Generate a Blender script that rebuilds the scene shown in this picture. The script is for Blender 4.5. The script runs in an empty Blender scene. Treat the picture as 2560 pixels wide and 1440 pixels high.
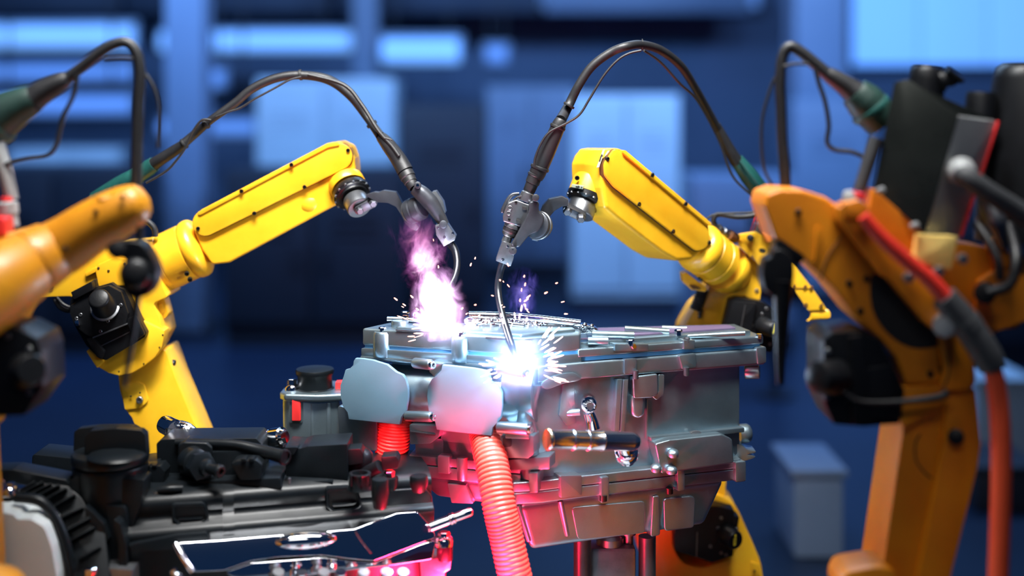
import bpy, bmesh, math, random
from mathutils import Vector as V, Matrix

# ------------------------------------------------------------------ camera, world, lights
S = bpy.context.scene
COL = S.collection
F, HY, CZ = 3200.0, 250.0, 1.9          # focal length in pixels, horizon row, camera height (m)
cam = bpy.data.cameras.new('camera')
cam_o = bpy.data.objects.new('camera', cam); COL.objects.link(cam_o)
cam.sensor_width = 36.0; cam.lens = 36.0 * F / 2560.0
cam.shift_y = -(720.0 - HY) / 2560.0
cam_o.location = (0, 0, CZ); cam_o.rotation_euler = (math.radians(90), 0, 0)
cam.clip_start = 0.05; cam.clip_end = 200
cam.dof.use_dof = True; cam.dof.focus_distance = 3.06
cam.dof.aperture_fstop = (cam.lens / 1000.0) / 0.064
cam.dof.aperture_blades = 0
S.camera = cam_o
S.view_settings.view_transform = 'Standard'; S.view_settings.look = 'None'
S.view_settings.exposure = 0.0; S.view_settings.gamma = 1.0
S.view_settings.use_curve_mapping = False

world = bpy.data.worlds.new('world'); S.world = world; world.use_nodes = True
bg = world.node_tree.nodes['Background']
bg.inputs[0].default_value = (0.010, 0.030, 0.085, 1); bg.inputs[1].default_value = 0.6

def area(name, loc, target, size, energy, color=(1, 1, 1), sy=None, spread=180):
    l = bpy.data.lights.new(name, 'AREA'); l.energy = energy; l.color = color
    l.shape = 'RECTANGLE' if sy else 'SQUARE'; l.size = size
    if sy: l.size_y = sy
    l.spread = math.radians(spread)
    o = bpy.data.objects.new(name, l); COL.objects.link(o); o.location = loc
    o.rotation_euler = (V(target) - V(loc)).to_track_quat('-Z', 'Y').to_euler()
    return o
def point(name, loc, energy, color, r=0.02):
    l = bpy.data.lights.new(name, 'POINT'); l.energy = energy; l.color = color; l.shadow_soft_size = r
    o = bpy.data.objects.new(name, l); COL.objects.link(o); o.location = loc
    return o
def spot(name, loc, target, energy, color, angle, r=0.05, blend=0.6):
    l = bpy.data.lights.new(name, 'SPOT'); l.energy = energy; l.color = color; l.shadow_soft_size = r
    l.spot_size = math.radians(angle); l.spot_blend = blend
    o = bpy.data.objects.new(name, l); COL.objects.link(o); o.location = loc
    o.rotation_euler = (V(target) - V(loc)).to_track_quat('-Z', 'Y').to_euler()
    return o

def W_(x, y, d): return ((x - 1280.0) * d / F, d, CZ - (y - HY) * d / F)
# overhead work-cell lamps and an added frontal fill
area('ceiling_lamp_left', (-.45, 2.25, 3.55), (-.6, 3.2, 1.4), 1.0, 30, (1.0, .985, .955), .45, 70)
area('ceiling_lamp_right', (.45, 2.25, 3.55), (.55, 3.2, 1.4), 1.0, 23, (1.0, .985, .955), .45, 70)
area('ceiling_lamp_middle', (0.0, 2.15, 3.6), (0.0, 3.0, 1.2), .9, 20, (.82, .92, 1.0), .4)
area('front_fill_light', (0.0, -.4, 3.9), (0.0, 3.3, 1.4), 2.0, 17, (1.0, .985, .955), .5)  # unseen fill from the front, added so the near robots don't go black
area('ceiling_lamp_rear', (0.3, 6.2, 4.2), (0.0, 3.4, 1.2), 2.5, 60, (.45, .68, 1.0), .6)
# the red lamp below the housing, added red spots and the blue hall lamps
area('red_work_lamp', (-.115, 2.74, .70), (-.075, 3.02, 1.02), .20, 30, (1.0, .010, .05), .08, 120)
spot('red_fill_spot', (-.36, 2.2, 1.36), W_(968, 1128, 3.05), 110, (1.0, .010, .05), 9, .03, 1.0)  # unseen red spot, added to redden the short hose and left block
spot('red_fill_spot', (.09, 2.45, .60), (.028, 2.98, .97), 130, (1.0, .010, .05), 24, .05, 1.0)  # another added red spot, aimed at the pan's left side
area('hall_lamp_blue', (-3.0, 8.0, 5.2), (-2.0, 13.0, 1.5), 4.0, 620, (.25, .50, 1.0), 1.0)
area('hall_lamp_blue', (3.2, 8.0, 5.2), (2.0, 13.0, 1.5), 4.0, 620, (.25, .50, 1.0), 1.0)

# ------------------------------------------------------------------ helpers
random.seed(4)
C0 = V((0, 0, CZ))
def W(x, y, d): return V(((x - 1280.0) * d / F, d, CZ - (y - HY) * d / F))
class Pl:
    """a plane on which pixel outlines are laid; n points to the camera side"""
    def __init__(s, p, n):
        s.p = V(p); s.n = V(n).normalized()
    def at(s, x, y):
        r = W(x, y, 1.0) - C0
        return C0 + r * (s.n.dot(s.p - C0) / s.n.dot(r))
def flat(d): return Pl((0, d, 0), (0, -1, 0))
def plane3(a, b, c):
    a, b, c = W(*a), W(*b), W(*c); n = (b - a).cross(c - a)
    if n.y > 0: n = -n
    return Pl(a, n)

def rounded(pts, seg=5):
    """polygon whose points may carry a corner radius as third value"""
    out = []; n = len(pts)
    for i, p in enumerate(pts):
        if len(p) < 3 or p[2] <= 0: out.append((p[0], p[1])); continue
        a = V(pts[i - 1][:2]); b = V(p[:2]); c = V(pts[(i + 1) % n][:2])
        u = (a - b); w = (c - b); lu, lw = u.length, w.length
        u.normalize(); w.normalize()
        ang = u.angle(w); t = min(p[2] / math.tan(ang / 2), lu * .48, lw * .48)
        s0 = b + u * t; s1 = b + w * t
        for k in range(seg + 1):
            f = k / seg
            q = s0 * (1 - f) ** 2 + b * 2 * f * (1 - f) + s1 * f * f
            out.append((q.x, q.y))
    return out
def smooth_poly(pts, n=4):
    out = []; m = len(pts); P = [V(p[:2]) for p in pts]
    for i in range(m):
        a, b, c, d = P[i - 1], P[i], P[(i + 1) % m], P[(i + 2) % m]
        for k in range(n):
            t = k / n
            q = 0.5 * ((2 * b) + (c - a) * t + (2 * a - 5 * b + 4 * c - d) * t * t + (3 * b - a - 3 * c + d) * t ** 3)
            out.append((q.x, q.y))
    return out
def capsule(x0, y0, x1, y1, r0, r1=None, n=8):
    r1 = r1 if r1 is not None else r0; a = math.atan2(y1 - y0, x1 - x0); o = []
    for k in range(n + 1):
        t = a + math.pi / 2 + math.pi * k / n; o.append((x0 + r0 * math.cos(t), y0 + r0 * math.sin(t)))
    for k in range(n + 1):
        t = a - math.pi / 2 + math.pi * k / n; o.append((x1 + r1 * math.cos(t), y1 + r1 * math.sin(t)))
    return o
def circ(x, y, r, n=24, ry=None, rot=0):
    ry = ry or r; o = []
    for k in range(n):
        t = 2 * math.pi * k / n; a, b = r * math.cos(t), ry * math.sin(t)
        o.append((x + a * math.cos(rot) - b * math.sin(rot), y + a * math.sin(rot) + b * math.cos(rot)))
    return o
def rect(x0, y0, x1, y1, r=0): return [(x0, y0, r), (x1, y0, r), (x1, y1, r), (x0, y1, r)]

def bev(bm, w, seg=2, ang=32):
    bmesh.ops.recalc_face_normals(bm, faces=bm.faces)
    if w <= 0: return bm
    es = [e for e in bm.edges if len(e.link_faces) == 2 and e.calc_face_angle(0) > math.radians(ang)]
    if es: bmesh.ops.bevel(bm, geom=es, offset=w, segments=seg, affect='EDGES', clamp_overlap=True, profile=0.6)
    bmesh.ops.recalc_face_normals(bm, faces=bm.faces)
    return bm
def loft(rings, closed=True, caps=True, bm=None):
    bm = bm or bmesh.new(); R = [[bm.verts.new(p) for p in r] for r in rings]
    for a, b in zip(R, R[1:]):
        n = len(a)
        for i in range(n if closed else n - 1):
            j = (i + 1) % n
            bm.faces.new((a[i], a[j], b[j], b[i]))
    if caps:
        bm.faces.new(R[0]); bm.faces.new(R[-1])
    return bm
def prism(pts, pl, t, lift=0.0, b=0.0, seg=2, ext=None, fr=True, bm=None, holes=None):
    """pixel outline on plane pl, raised by lift towards the camera, going t deep"""
    if isinstance(pl, (int, float)): pl = flat(pl)
    P = rounded(pts) if fr else pts
    e = V(ext) if ext is not None else -pl.n * t
    f = [pl.at(*q) + pl.n * lift for q in P]
    m = loft([f, [q + e for q in f]])
    bev(m, b, seg)
    return m
def ring_prism(outer, inner, pl, t, lift=0.0, b=0.0):
    """a frame: outline with one opening; both outlines must have the same number of points"""
    if isinstance(pl, (int, float)): pl = flat(pl)
    bm = bmesh.new()
    def L(pts, off): return [bm.verts.new(pl.at(*q) + pl.n * off) for q in pts]
    fo, fi, bo, bi = L(outer, lift), L(inner, lift), L(outer, lift - t), L(inner, lift - t)
    n = len(outer)
    for i in range(n):
        j = (i + 1) % n
        bm.faces.new((fo[i], fo[j], fi[j], fi[i])); bm.faces.new((bo[i], bi[i], bi[j], bo[j]))
        bm.faces.new((fo[i], bo[i], bo[j], fo[j])); bm.faces.new((fi[i], fi[j], bi[j], bi[i]))
    bev(bm, b)
    return bm
def basis(d):
    d = V(d).normalized(); up = V((0, 0, 1)) if abs(d.z) < .9 else V((1, 0, 0))
    x = up.cross(d).normalized(); return x, d.cross(x).normalized(), d
def lathe_w(p, d, prof, n=28):
    """prof: (distance along d, radius) in metres"""
    x, y, z = basis(d); p = V(p)
    rings = []
    for s, r in prof:
        r = max(r, 1e-5)
        rings.append([p + z * s + (x * math.cos(2 * math.pi * k / n) + y * math.sin(2 * math.pi * k / n)) * r for k in range(n)])
    bm = loft(rings); bmesh.ops.remove_doubles(bm, verts=bm.verts, dist=5e-6)
    bmesh.ops.recalc_face_normals(bm, faces=bm.faces)
    return bm
def lathe(a, b, prof, n=28):
    """a, b: (px, py, depth); prof in pixels at a's depth"""
    k = a[2] / F; A, B = W(*a), W(*b)
    return lathe_w(A, B - A, [(s * k, r * k) for s, r in prof], n)
def cyl(a, b, r, r2=None, c=2, n=24):
    """bevelled cylinder between two pixel points"""
    A, B = W(*a), W(*b); L = (B - A).length * F / a[2]; r2 = r if r2 is None else r2
    c = min(c, r * .4, r2 * .4, L * .4)
    return lathe(a, b, [(0, r - c), (c * .3, r - c * .3), (c, r), (L - c, r2), (L - c * .3, r2 - c * .3), (L, r2 - c)], n)
def spline(P, n):
    out = []; m = len(P)
    for i in range(m - 1):
        a, b, c, d = P[max(i - 1, 0)], P[i], P[i + 1], P[min(i + 2, m - 1)]
        for k in range(n):
            t = k / n
            out.append(0.5 * ((2 * b) + (c - a) * t + (2 * a - 5 * b + 4 * c - d) * t * t + (3 * b - a - 3 * c + d) * t ** 3))
    out.append(P[-1]); return out
def tube_w(P, R, n=12, sub=6, prof=None):
    """P world points, R radii in metres"""
    Q = spline([V(p) for p in P], sub); RR = []
    for i in range(len(P) - 1):
        for k in range(sub): RR.append(R[i] + (R[i + 1] - R[i]) * k / sub)
    RR.append(R[-1])
    rings = []; prev = None
    for i, q in enumerate(Q):
        t = (Q[min(i + 1, len(Q) - 1)] - Q[max(i - 1, 0)]).normalized()
        if prev is None: x, y, _ = basis(t)
        else:
            x = (prev - t * prev.dot(t)).normalized(); y = t.cross(x)
        prev = x; r = RR[i] * (prof(i / (len(Q) - 1)) if prof else 1)
        rings.append([q + (x * math.cos(2 * math.pi * k / n) + y * math.sin(2 * math.pi * k / n)) * r for k in range(n)])
    bm = loft(rings); bmesh.ops.recalc_face_normals(bm, faces=bm.faces)
    return bm
def tube(pts, r, n=12, sub=6, d=None, prof=None):
    """pixel path (x, y[, depth]), radius in pixels"""
    P = [(p[0], p[1], p[2] if len(p) > 2 else d) for p in pts]
    rs = r if isinstance(r, (list, tuple)) else [r] * len(P)
    return tube_w([W(*p) for p in P], [q * p[2] / F for q, p in zip(rs, P)], n, sub, prof)
def box_w(c, sx, sy, sz, b=0.0, rz=0.0, seg=2):
    c = V(c); bm = bmesh.new(); bmesh.ops.create_cube(bm, size=1.0)
    M = Matrix.Translation(c) @ Matrix.Rotation(rz, 4, 'Z') @ Matrix.Diagonal((sx, sy, sz, 1))
    bmesh.ops.transform(bm, matrix=M, verts=bm.verts)
    return bev(bm, b, seg)
def slab(poly, z0, z1, b=0.0, seg=2, poly2=None):
    poly2 = poly2 or poly
    return bev(loft([[V((x, y, z0)) for x, y in poly], [V((x, y, z1)) for x, y in poly2]]), b, seg)
def offs(poly, o):
    """mitred offset of a footprint, o > 0 outward"""
    n = len(poly); P = [V(p) for p in poly]
    A = sum(P[i].x * P[(i + 1) % n].y - P[(i + 1) % n].x * P[i].y for i in range(n)); sg = 1 if A > 0 else -1
    out = []
    for i in range(n):
        e0 = (P[i] - P[i - 1]).normalized(); e1 = (P[(i + 1) % n] - P[i]).normalized()
        n0 = V((e0.y, -e0.x)) * sg; n1 = V((e1.y, -e1.x)) * sg
        m = (n0 + n1); m = m / max(m.dot(n0), .35)
        out.append(tuple(P[i] + m * o))
    return out
def join(*bms):
    out = bms[0]
    for b in bms[1:]:
        me = bpy.data.meshes.new('tmp'); b.to_mesh(me); b.free(); out.from_mesh(me); bpy.data.meshes.remove(me)
    return out

def finish(bm, name, smooth=38):
    me = bpy.data.meshes.new(name); bm.to_mesh(me); bm.free()
    me.polygons.foreach_set('use_smooth', [True] * len(me.polygons))
    me.set_sharp_from_angle(angle=math.radians(smooth))
    return me
class Thing:
    def __init__(s, name, label, cat, base, group=None, kind=None):
        s.base = V(base); s.root = bpy.data.objects.new(name, None); COL.objects.link(s.root)
        s.root.location = s.base; s.root.empty_display_size = .1
        s.root['label'] = label; s.root['category'] = cat
        if group: s.root['group'] = group
        if kind: s.root['kind'] = kind
    def add(s, name, bm, mat, parent=None, label=None, smooth=38):
        bmesh.ops.translate(bm, verts=bm.verts, vec=-s.base)
        o = bpy.data.objects.new(name, finish(bm, name, smooth)); COL.objects.link(o)
        o.parent = parent or s.root; o.data.materials.append(mat)
        if label: o['label'] = label
        return o
    def inst(s, name, mesh, pos, dirn, sc, parent=None):
        o = bpy.data.objects.new(name, mesh); COL.objects.link(o); o.parent = parent or s.root
        o.location = V(pos) - s.base
        o.rotation_euler = V(dirn).to_track_quat('Z', 'Y').to_euler()
        o.scale = (sc, sc, sc) if not isinstance(sc, tuple) else sc
        return o
def single(name, bm, mat, label, cat, base=None, group=None, kind=None, smooth=38):
    base = V(base) if base is not None else V((0, 0, 0))
    bmesh.ops.translate(bm, verts=bm.verts, vec=-base)
    o = bpy.data.objects.new(name, finish(bm, name, smooth)); COL.objects.link(o); o.location = base
    o.data.materials.append(mat)
    if label: o['label'] = label
    if cat: o['category'] = cat
    if group: o['group'] = group
    if kind: o['kind'] = kind
    return o

# ------------------------------------------------------------------ materials
def mat(name, col, rough=.5, metal=0.0, var=0.0, vscale=6.0, bump=0.0, bscale=60.0, dark=None, coat=0.0, spec=0.5, rvar=0.0):
    m = bpy.data.materials.new(name); m.use_nodes = True; nt = m.node_tree; N = nt.nodes; L = nt.links
    p = N['Principled BSDF']; p.inputs['Base Color'].default_value = (*col, 1)
    p.inputs['Roughness'].default_value = rough; p.inputs['Metallic'].default_value = metal
    p.inputs['Coat Weight'].default_value = coat; p.inputs['Coat Roughness'].default_value = .15
    p.inputs['Specular IOR Level'].default_value = spec
    tc = N.new('ShaderNodeTexCoord')
    if var > 0 or rvar > 0:
        n = N.new('ShaderNodeTexNoise'); n.inputs['Scale'].default_value = vscale; n.inputs['Detail'].default_value = 5
        n.inputs['Roughness'].default_value = .62
        L.new(tc.outputs['Object'], n.inputs['Vector'])
        if var > 0:
            r = N.new('ShaderNodeValToRGB'); r.color_ramp.elements[0].position = .3; r.color_ramp.elements[1].position = .68
            dk = dark or tuple(c * (1 - var) for c in col)
            r.color_ramp.elements[0].color = (*dk, 1); r.color_ramp.elements[1].color = (*col, 1)
            L.new(n.outputs['Fac'], r.inputs['Fac']); L.new(r.outputs['Color'], p.inputs['Base Color'])
        if rvar > 0:
            q = N.new('ShaderNodeMapRange'); q.inputs['To Min'].default_value = max(rough - rvar, 0.01); q.inputs['To Max'].default_value = rough + rvar
            L.new(n.outputs['Fac'], q.inputs['Value']); L.new(q.outputs['Result'], p.inputs['Roughness'])
    if bump > 0:
        n2 = N.new('ShaderNodeTexNoise'); n2.inputs['Scale'].default_value = bscale; n2.inputs['Detail'].default_value = 4
        L.new(tc.outputs['Object'], n2.inputs['Vector'])
        b = N.new('ShaderNodeBump'); b.inputs['Strength'].default_value = bump; b.inputs['Distance'].default_value = .002
        L.new(n2.outputs['Fac'], b.inputs['Height']); L.new(b.outputs['Normal'], p.inputs['Normal'])
    return m
def emit(name, col, st):
    m = bpy.data.materials.new(name); m.use_nodes = True; nt = m.node_tree
    p = nt.nodes['Principled BSDF']; p.inputs['Base Color'].default_value = (*col, 1)
    p.inputs['Emission Color'].default_value = (*col, 1); p.inputs['Emission Strength'].default_value = st
    p.inputs['Roughness'].default_value = .6
    return m
YEL = mat('yellow_paint', (.93, .53, .022), .38, 0, .28, 5, .06, 300, (.80, .36, .008), coat=.25)
ORG = mat('orange_yellow_paint', (.80, .27, .004), .45, 0, .3, 5, .06, 300, (.62, .17, .002), coat=.1)
ORG2 = mat('shade_darkened_yellow', (.60, .25, .004), .45, 0, .3, 5, .06, 300, (.46, .16, .002), coat=.1)  # robot yellow with the near left robot's shade put into the colour
SEAM = mat('dark_seam_gap', (.12, .045, .004), .8)  # dark brown of seams, fold lines and lid gaskets
BLK = mat('black_cast_motor', (.006, .0065, .008), .40, 0, .4, 30, .12, 200, spec=.28)
NECK = mat('burnt_black_neck', (.012, .014, .02), .28, .3, .4, 40, .1, 200)
PLA = mat('black_moulded_plastic', (.005, .007, .009), .36, 0, .3, 20, .10, 420, spec=.24)
RUB = mat('black_rubber', (.014, .014, .016), .5, 0, .35, 40, .15, 250)
GRUB = mat('grey_sleeve_rubber', (.05, .052, .056), .6, 0, .3, 40, .2, 250)
SCR = mat('dark_socket_screw', (.02, .018, .016), .35, .6)
STL = mat('grey_steel', (.30, .31, .33), .35, .9, .35, 25, .08, 200)
DST = mat('dark_blued_steel', (.085, .09, .105), .40, .7, .3, 25, .1, 160)
ALU = mat('cast_aluminium', (.33, .44, .50), .33, .92, .22, 9, .10, 500, rvar=.06)
ALP = mat('machined_aluminium_plate', (.15, .26, .35), .50, .25, .12, 5, .04, 300)
CHR = mat('polished_chrome', (.82, .85, .90), .07, 1.0, 0, 10, .03, 35)
PIPE = mat('satin_chrome', (.80, .84, .88), .20, 1.0, 0, 10, .03, 35)
CHB = mat('hammered_chrome', (.85, .88, .92), .06, 1.0, 0, 10, .9, 130)
TEAL = mat('teal_connector', (.012, .085, .075), .42, 0, .4, 20, .1, 200)
TEAL2 = mat('dark_green_connector', (.012, .04, .032), .45, 0, .4, 20, .1, 200)
RED = mat('red_hose_rubber', (.75, .035, .02), .4, 0, .2, 20, .05, 200)
CORR = mat('orange_red_corrugated_plastic', (.90, .13, .095), .38, 0, .1, 8)
REDP = mat('red_plastic', (.75, .03, .03), .4)
WHT = mat('pale_painted_housing', (.62, .66, .66), .32, .1, .12, 4, .05, 200)
LBL = mat('yellow_warning_label', (.85, .75, .03), .5)
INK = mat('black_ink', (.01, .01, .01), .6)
PLT = mat('pale_green_label', (.42, .44, .33), .5)
CREAM = mat('pale_yellow_block', (.95, .68, .20), .45, 0, .15, 6)
PUR = mat('purple_gasket', (.10, .07, .13), .5)
GDARK = mat('dark_polished_cabinet', (.030, .034, .030), .22, .55, .4, 8, .12, 18)
GSHT = mat('grey_sheet_metal', (.36, .37, .37), .45, .25, .2, 7)

# shared small hardware, unit radius, pointing +Z
def hw_screw():
    n = 18; bm = bmesh.new(); R = []
    for z, r in ((-.6, 1), (.30, 1), (.42, .88), (.42, .52), (-.1, .48)):
        R.append([bm.verts.new((r * math.cos(2 * math.pi * k / n), r * math.sin(2 * math.pi * k / n), z)) for k in range(n)])
    for a, b in zip(R, R[1:]):
        for i in range(n): bm.faces.new((a[i], a[(i + 1) % n], b[(i + 1) % n], b[i]))
    bm.faces.new(R[-1]); bmesh.ops.recalc_face_normals(bm, faces=bm.faces)
    return bm
def hw_hex():
    bm = bmesh.new(); R = []
    for z, r in ((-.5, 1), (.7, 1), (.9, .82)):
        R.append([bm.verts.new((r * math.cos(2 * math.pi * k / 6), r * math.sin(2 * math.pi * k / 6), z)) for k in range(6)])
    for a, b in zip(R, R[1:]):
        for i in range(6): bm.faces.new((a[i], a[(i + 1) % 6], b[(i + 1) % 6], b[i]))
    bm.faces.new(R[-1]); bmesh.ops.recalc_face_normals(bm, faces=bm.faces)
    return bm
def hw_dome():
    n = 16; bm = bmesh.new(); R = []
    for z, r in ((-.4, 1), (.1, 1), (.4, .85), (.6, .5), (.66, .05)):
        R.append([bm.verts.new((r * math.cos(2 * math.pi * k / n), r * math.sin(2 * math.pi * k / n), z)) for k in range(n)])
    for a, b in zip(R, R[1:]):
        for i in range(n): bm.faces.new((a[i], a[(i + 1) % n], b[(i + 1) % n], b[i]))
    bm.faces.new(R[-1]); bmesh.ops.recalc_face_normals(bm, faces=bm.faces)
    return bm
def hwm(fn, name, m):
    me = finish(fn(), name); me.materials.append(m); return me
SC_D = hwm(hw_screw, 'screw', SCR); SC_S = hwm(hw_screw, 'screw', STL); SC_C = hwm(hw_screw, 'screw', CHR)
HX_D = hwm(hw_hex, 'hex_bolt', DST); HX_C = hwm(hw_hex, 'hex_bolt', CHR); HX_S = hwm(hw_hex, 'hex_bolt', STL)
DM_S = hwm(hw_dome, 'rivet', STL); DM_C = hwm(hw_dome, 'rivet', CHR); DM_W = hwm(hw_dome, 'rivet', ALU)
def screws(T, pts, pl, r, mesh=None, parent=None, lift=0.0, name='screw'):
    if isinstance(pl, (int, float)): pl = flat(pl)
    for x, y in pts:
        p = pl.at(x, y); T.inst(name, mesh or SC_D, p + pl.n * lift, pl.n, r * p.y / F, parent)
# ------------------------------------------------------------------ the hall behind
NAVY = mat('navy_wall_paint', (.07, .11, .20), .7, 0, .3, .6)
NAVD = mat('dark_navy_wall_paint', (.02, .035, .07), .7, 0, .3, .6)
FLR = mat('dark_blue_floor_coating', (.003, .012, .036), .40, 0, .35, .7, .1, 40)
CABW = mat('pale_blue_cabinet_paint', (.36, .46, .56), .5, 0, .12, 1.5)
CABM = mat('mid_blue_cabinet_paint', (.12, .175, .28), .5, 0, .15, 1.5)
CABD = mat('dark_cabinet_paint', (.002, .006, .018), .6, 0, .2, 2)
WIN = emit('daylit_window_pane', (.16, .42, 1.0), .95)
LMP = emit('blue_white_tube_lamp', (.22, .50, 1.0), .75)
LMP2 = emit('dim_blue_tube_lamp', (.12, .27, .62), .55)

def struct(name, bm, m):
    return single(name, bm, m, None, None, kind='structure')
struct('floor', box_w((0, 8.5, -.05), 26, 19, .1), FLR)
wb = struct('wall_back', box_w((0, 17.1, 2.6), 26, .2, 5.4), NAVY)
struct('trim_1', box_w((0, 16.93, .25), 26, .12, .5, .02), NAVD)

def px_box(x0, y0, x1, y1, d, t, b=.02, r=None):
    a, c = W(x0, y0, d), W(x1, y1, d)
    return box_w(((a.x + c.x) / 2, d + t / 2, (a.z + c.z) / 2), c.x - a.x, t, a.z - c.z, b)
def cabinet(x0, y0, x1, d, t, m, label, name='machine_cabinet', doors=2, group=None, slots=True):
    """floor-standing cabinet with a plinth, doors, handles and a vent"""
    a, c = W(x0, y0, d), W(x1, y0, d); w = c.x - a.x; cx = (a.x + c.x) / 2; h = a.z
    T = Thing(name, label, 'cabinet', (cx, d + t / 2, 0), group)
    T.add('body', box_w((cx, d + t / 2, h / 2 + .06), w, t, h - .12, .02), m)
    T.add('plinth', box_w((cx, d + t / 2, .06), w - .04, t - .04, .12, .005), CABD)
    for k in range(doors):
        dw = w / doors; x = a.x + dw * (k + .5)
        dr = T.add('door', box_w((x, d - .012, h / 2 + .08), dw - .03, .03, h - .24, .006), m)
        T.add('handle', box_w((x + (dw * .36 if k % 2 == 0 else -dw * .36), d - .045, h * .52), .03, .03, .22, .008), CABD, dr)
        for q in range(3):
            T.add('vent_slot', box_w((x, d - .03, h - .35 - .07 * q), dw * .5, .012, .025), m, dr)
    return T
# cabinets and machines on the hall floor
cabinet(640, 196, 985, 12.5, .9, CABW, 'tall pale blue machine cabinet behind the arching hose of the left robot', doors=2)
cabinet(1430, 236, 1700, 11.5, .9, CABW, 'tall pale blue machine cabinet behind the white-lit right robot wrist', doors=2)
cabinet(1980, 250, 2180, 12.0, .8, CABM, 'mid blue machine cabinet behind the curved cable at the right', doors=1)
cabinet(995, 262, 1215, 11.0, .8, CABD, 'near-black machine cabinet in the middle of the hall background', doors=1)
cabinet(1215, 215, 1440, 14.0, .8, CABM, 'mid blue cabinet between the black one and the pale one', doors=2)
cabinet(-60, 420, 330, 9.5, .8, CABD, 'low near-black cabinet behind the left foreground robot', doors=2)
cabinet(560, 425, 1000, 9.8, .7, CABD, 'low near-black cabinet behind the yellow left forearm', doors=2)
cabinet(1730, 440, 1990, 9.6, .7, CABM, 'low mid blue cabinet behind the right robot elbow', doors=1)
cabinet(2330, 470, 2640, 9.0, .8, CABD, 'low near-black cabinet behind the right foreground robot', doors=2)
cabinet(20, 372, 300, 13.5, .7, CABW, 'pale blue cabinet at far left behind the thin cable loop', doors=2)
# steel columns of the hall
for i, (x0, x1, d, lab) in enumerate(((425, 520, 10.5, 'left steel column'), (885, 945, 15.0, 'middle steel column'), (1975, 2100, 13.0, 'right steel column'))):
    a, c = W(x0, 250, d), W(x1, 250, d); cx = (a.x + c.x) / 2; w = c.x - a.x
    T = Thing('column', 'blue painted ' + lab + ' standing on the hall floor', 'column', (cx, d, 0), 'hall columns')
    T.add('web', box_w((cx, d, 2.6), w * .3, w * .9, 5.2, .004), CABM)
    T.add('flange', box_w((cx, d - w * .45, 2.6), w, .03, 5.2, .004), CABM)
    T.add('flange', box_w((cx, d + w * .45, 2.6), w, .03, 5.2, .004), CABM)
    T.add('base_plate', box_w((cx, d, .02), w * 1.4, w * 1.4, .04, .004), CABD)
# tube lamps hung across the hall, seen as soft bright bars
def tube_lamp(x0, x1, y, h, d, m, label):
    a, c = W(x0, y, d), W(x1, y, d); hh = h * d / F; cx = (a.x + c.x) / 2; w = c.x - a.x
    T = Thing('tube_lamp', label, 'lamp', (cx, d, a.z + hh / 2), 'hall tube lamps')
    T.add('housing', box_w((cx, d + .06, a.z + hh * .1), w + .08, .08, hh * 1.25, .02), CABM)
    T.add('tube', lathe_w((a.x, d - .01, a.z), (1, 0, 0), [(0, hh * .3), (.02, hh * .5), (w - .02, hh * .5), (w, hh * .3)], 16), m)
    for s in (-.35, .35):
        T.add('hanger_rod', box_w((cx + w * s, d + .06, (a.z + 5.2) / 2), .02, .02, 5.2 - a.z), CABD)
tube_lamp(-80, 335, 92, 60, 14.5, LMP, 'bright tube lamp at the top left corner of the hall')
tube_lamp(400, 880, 104, 50, 15.2, LMP, 'bright tube lamp right of the top left one')
tube_lamp(955, 1150, 128, 62, 14.8, LMP, 'short brightest tube lamp left of the frame centre top')
tube_lamp(-40, 330, 182, 36, 14.0, LMP2, 'dim tube lamp second from top at the left')
tube_lamp(-40, 330, 265, 46, 13.8, LMP2, 'dim tube lamp lowest at the left')
tube_lamp(430, 560, 200, 46, 14.4, LMP2, 'short dim tube lamp under the bright bar left of centre')
tube_lamp(1215, 1268, 138, 46, 15.0, LMP2, 'smallest dim tube lamp right of the short bright one')
tube_lamp(400, 640, 322, 40, 13.4, LMP2, 'dim tube lamp behind the left robot hose')
# windows in the back wall
def window(n, x0, y0, x1, y1, d, cols, rows, m):
    a, c = W(x0, y0, d), W(x1, y1, d); w, h = c.x - a.x, a.z - c.z
    o = struct('window_%d' % n, box_w(((a.x + c.x) / 2, d + .06, (a.z + c.z) / 2), w + .2, .08, h + .2, .02), NAVD)
    for i in range(cols):
        for j in range(rows):
            bm = box_w((a.x + w * (i + .5) / cols, d, c.z + h * (j + .5) / rows), w / cols - .025, .05, h / rows - .025, .008)
            p = bpy.data.objects.new('pane', finish(bm, 'pane')); COL.objects.link(p); p.parent = o; p.data.materials.append(m)
window(1, 2130, -60, 2640, 165, 16.9, 3, 1, WIN)
window(2, 1330, -70, 1900, 20, 16.9, 3, 1, LMP2)
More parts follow.
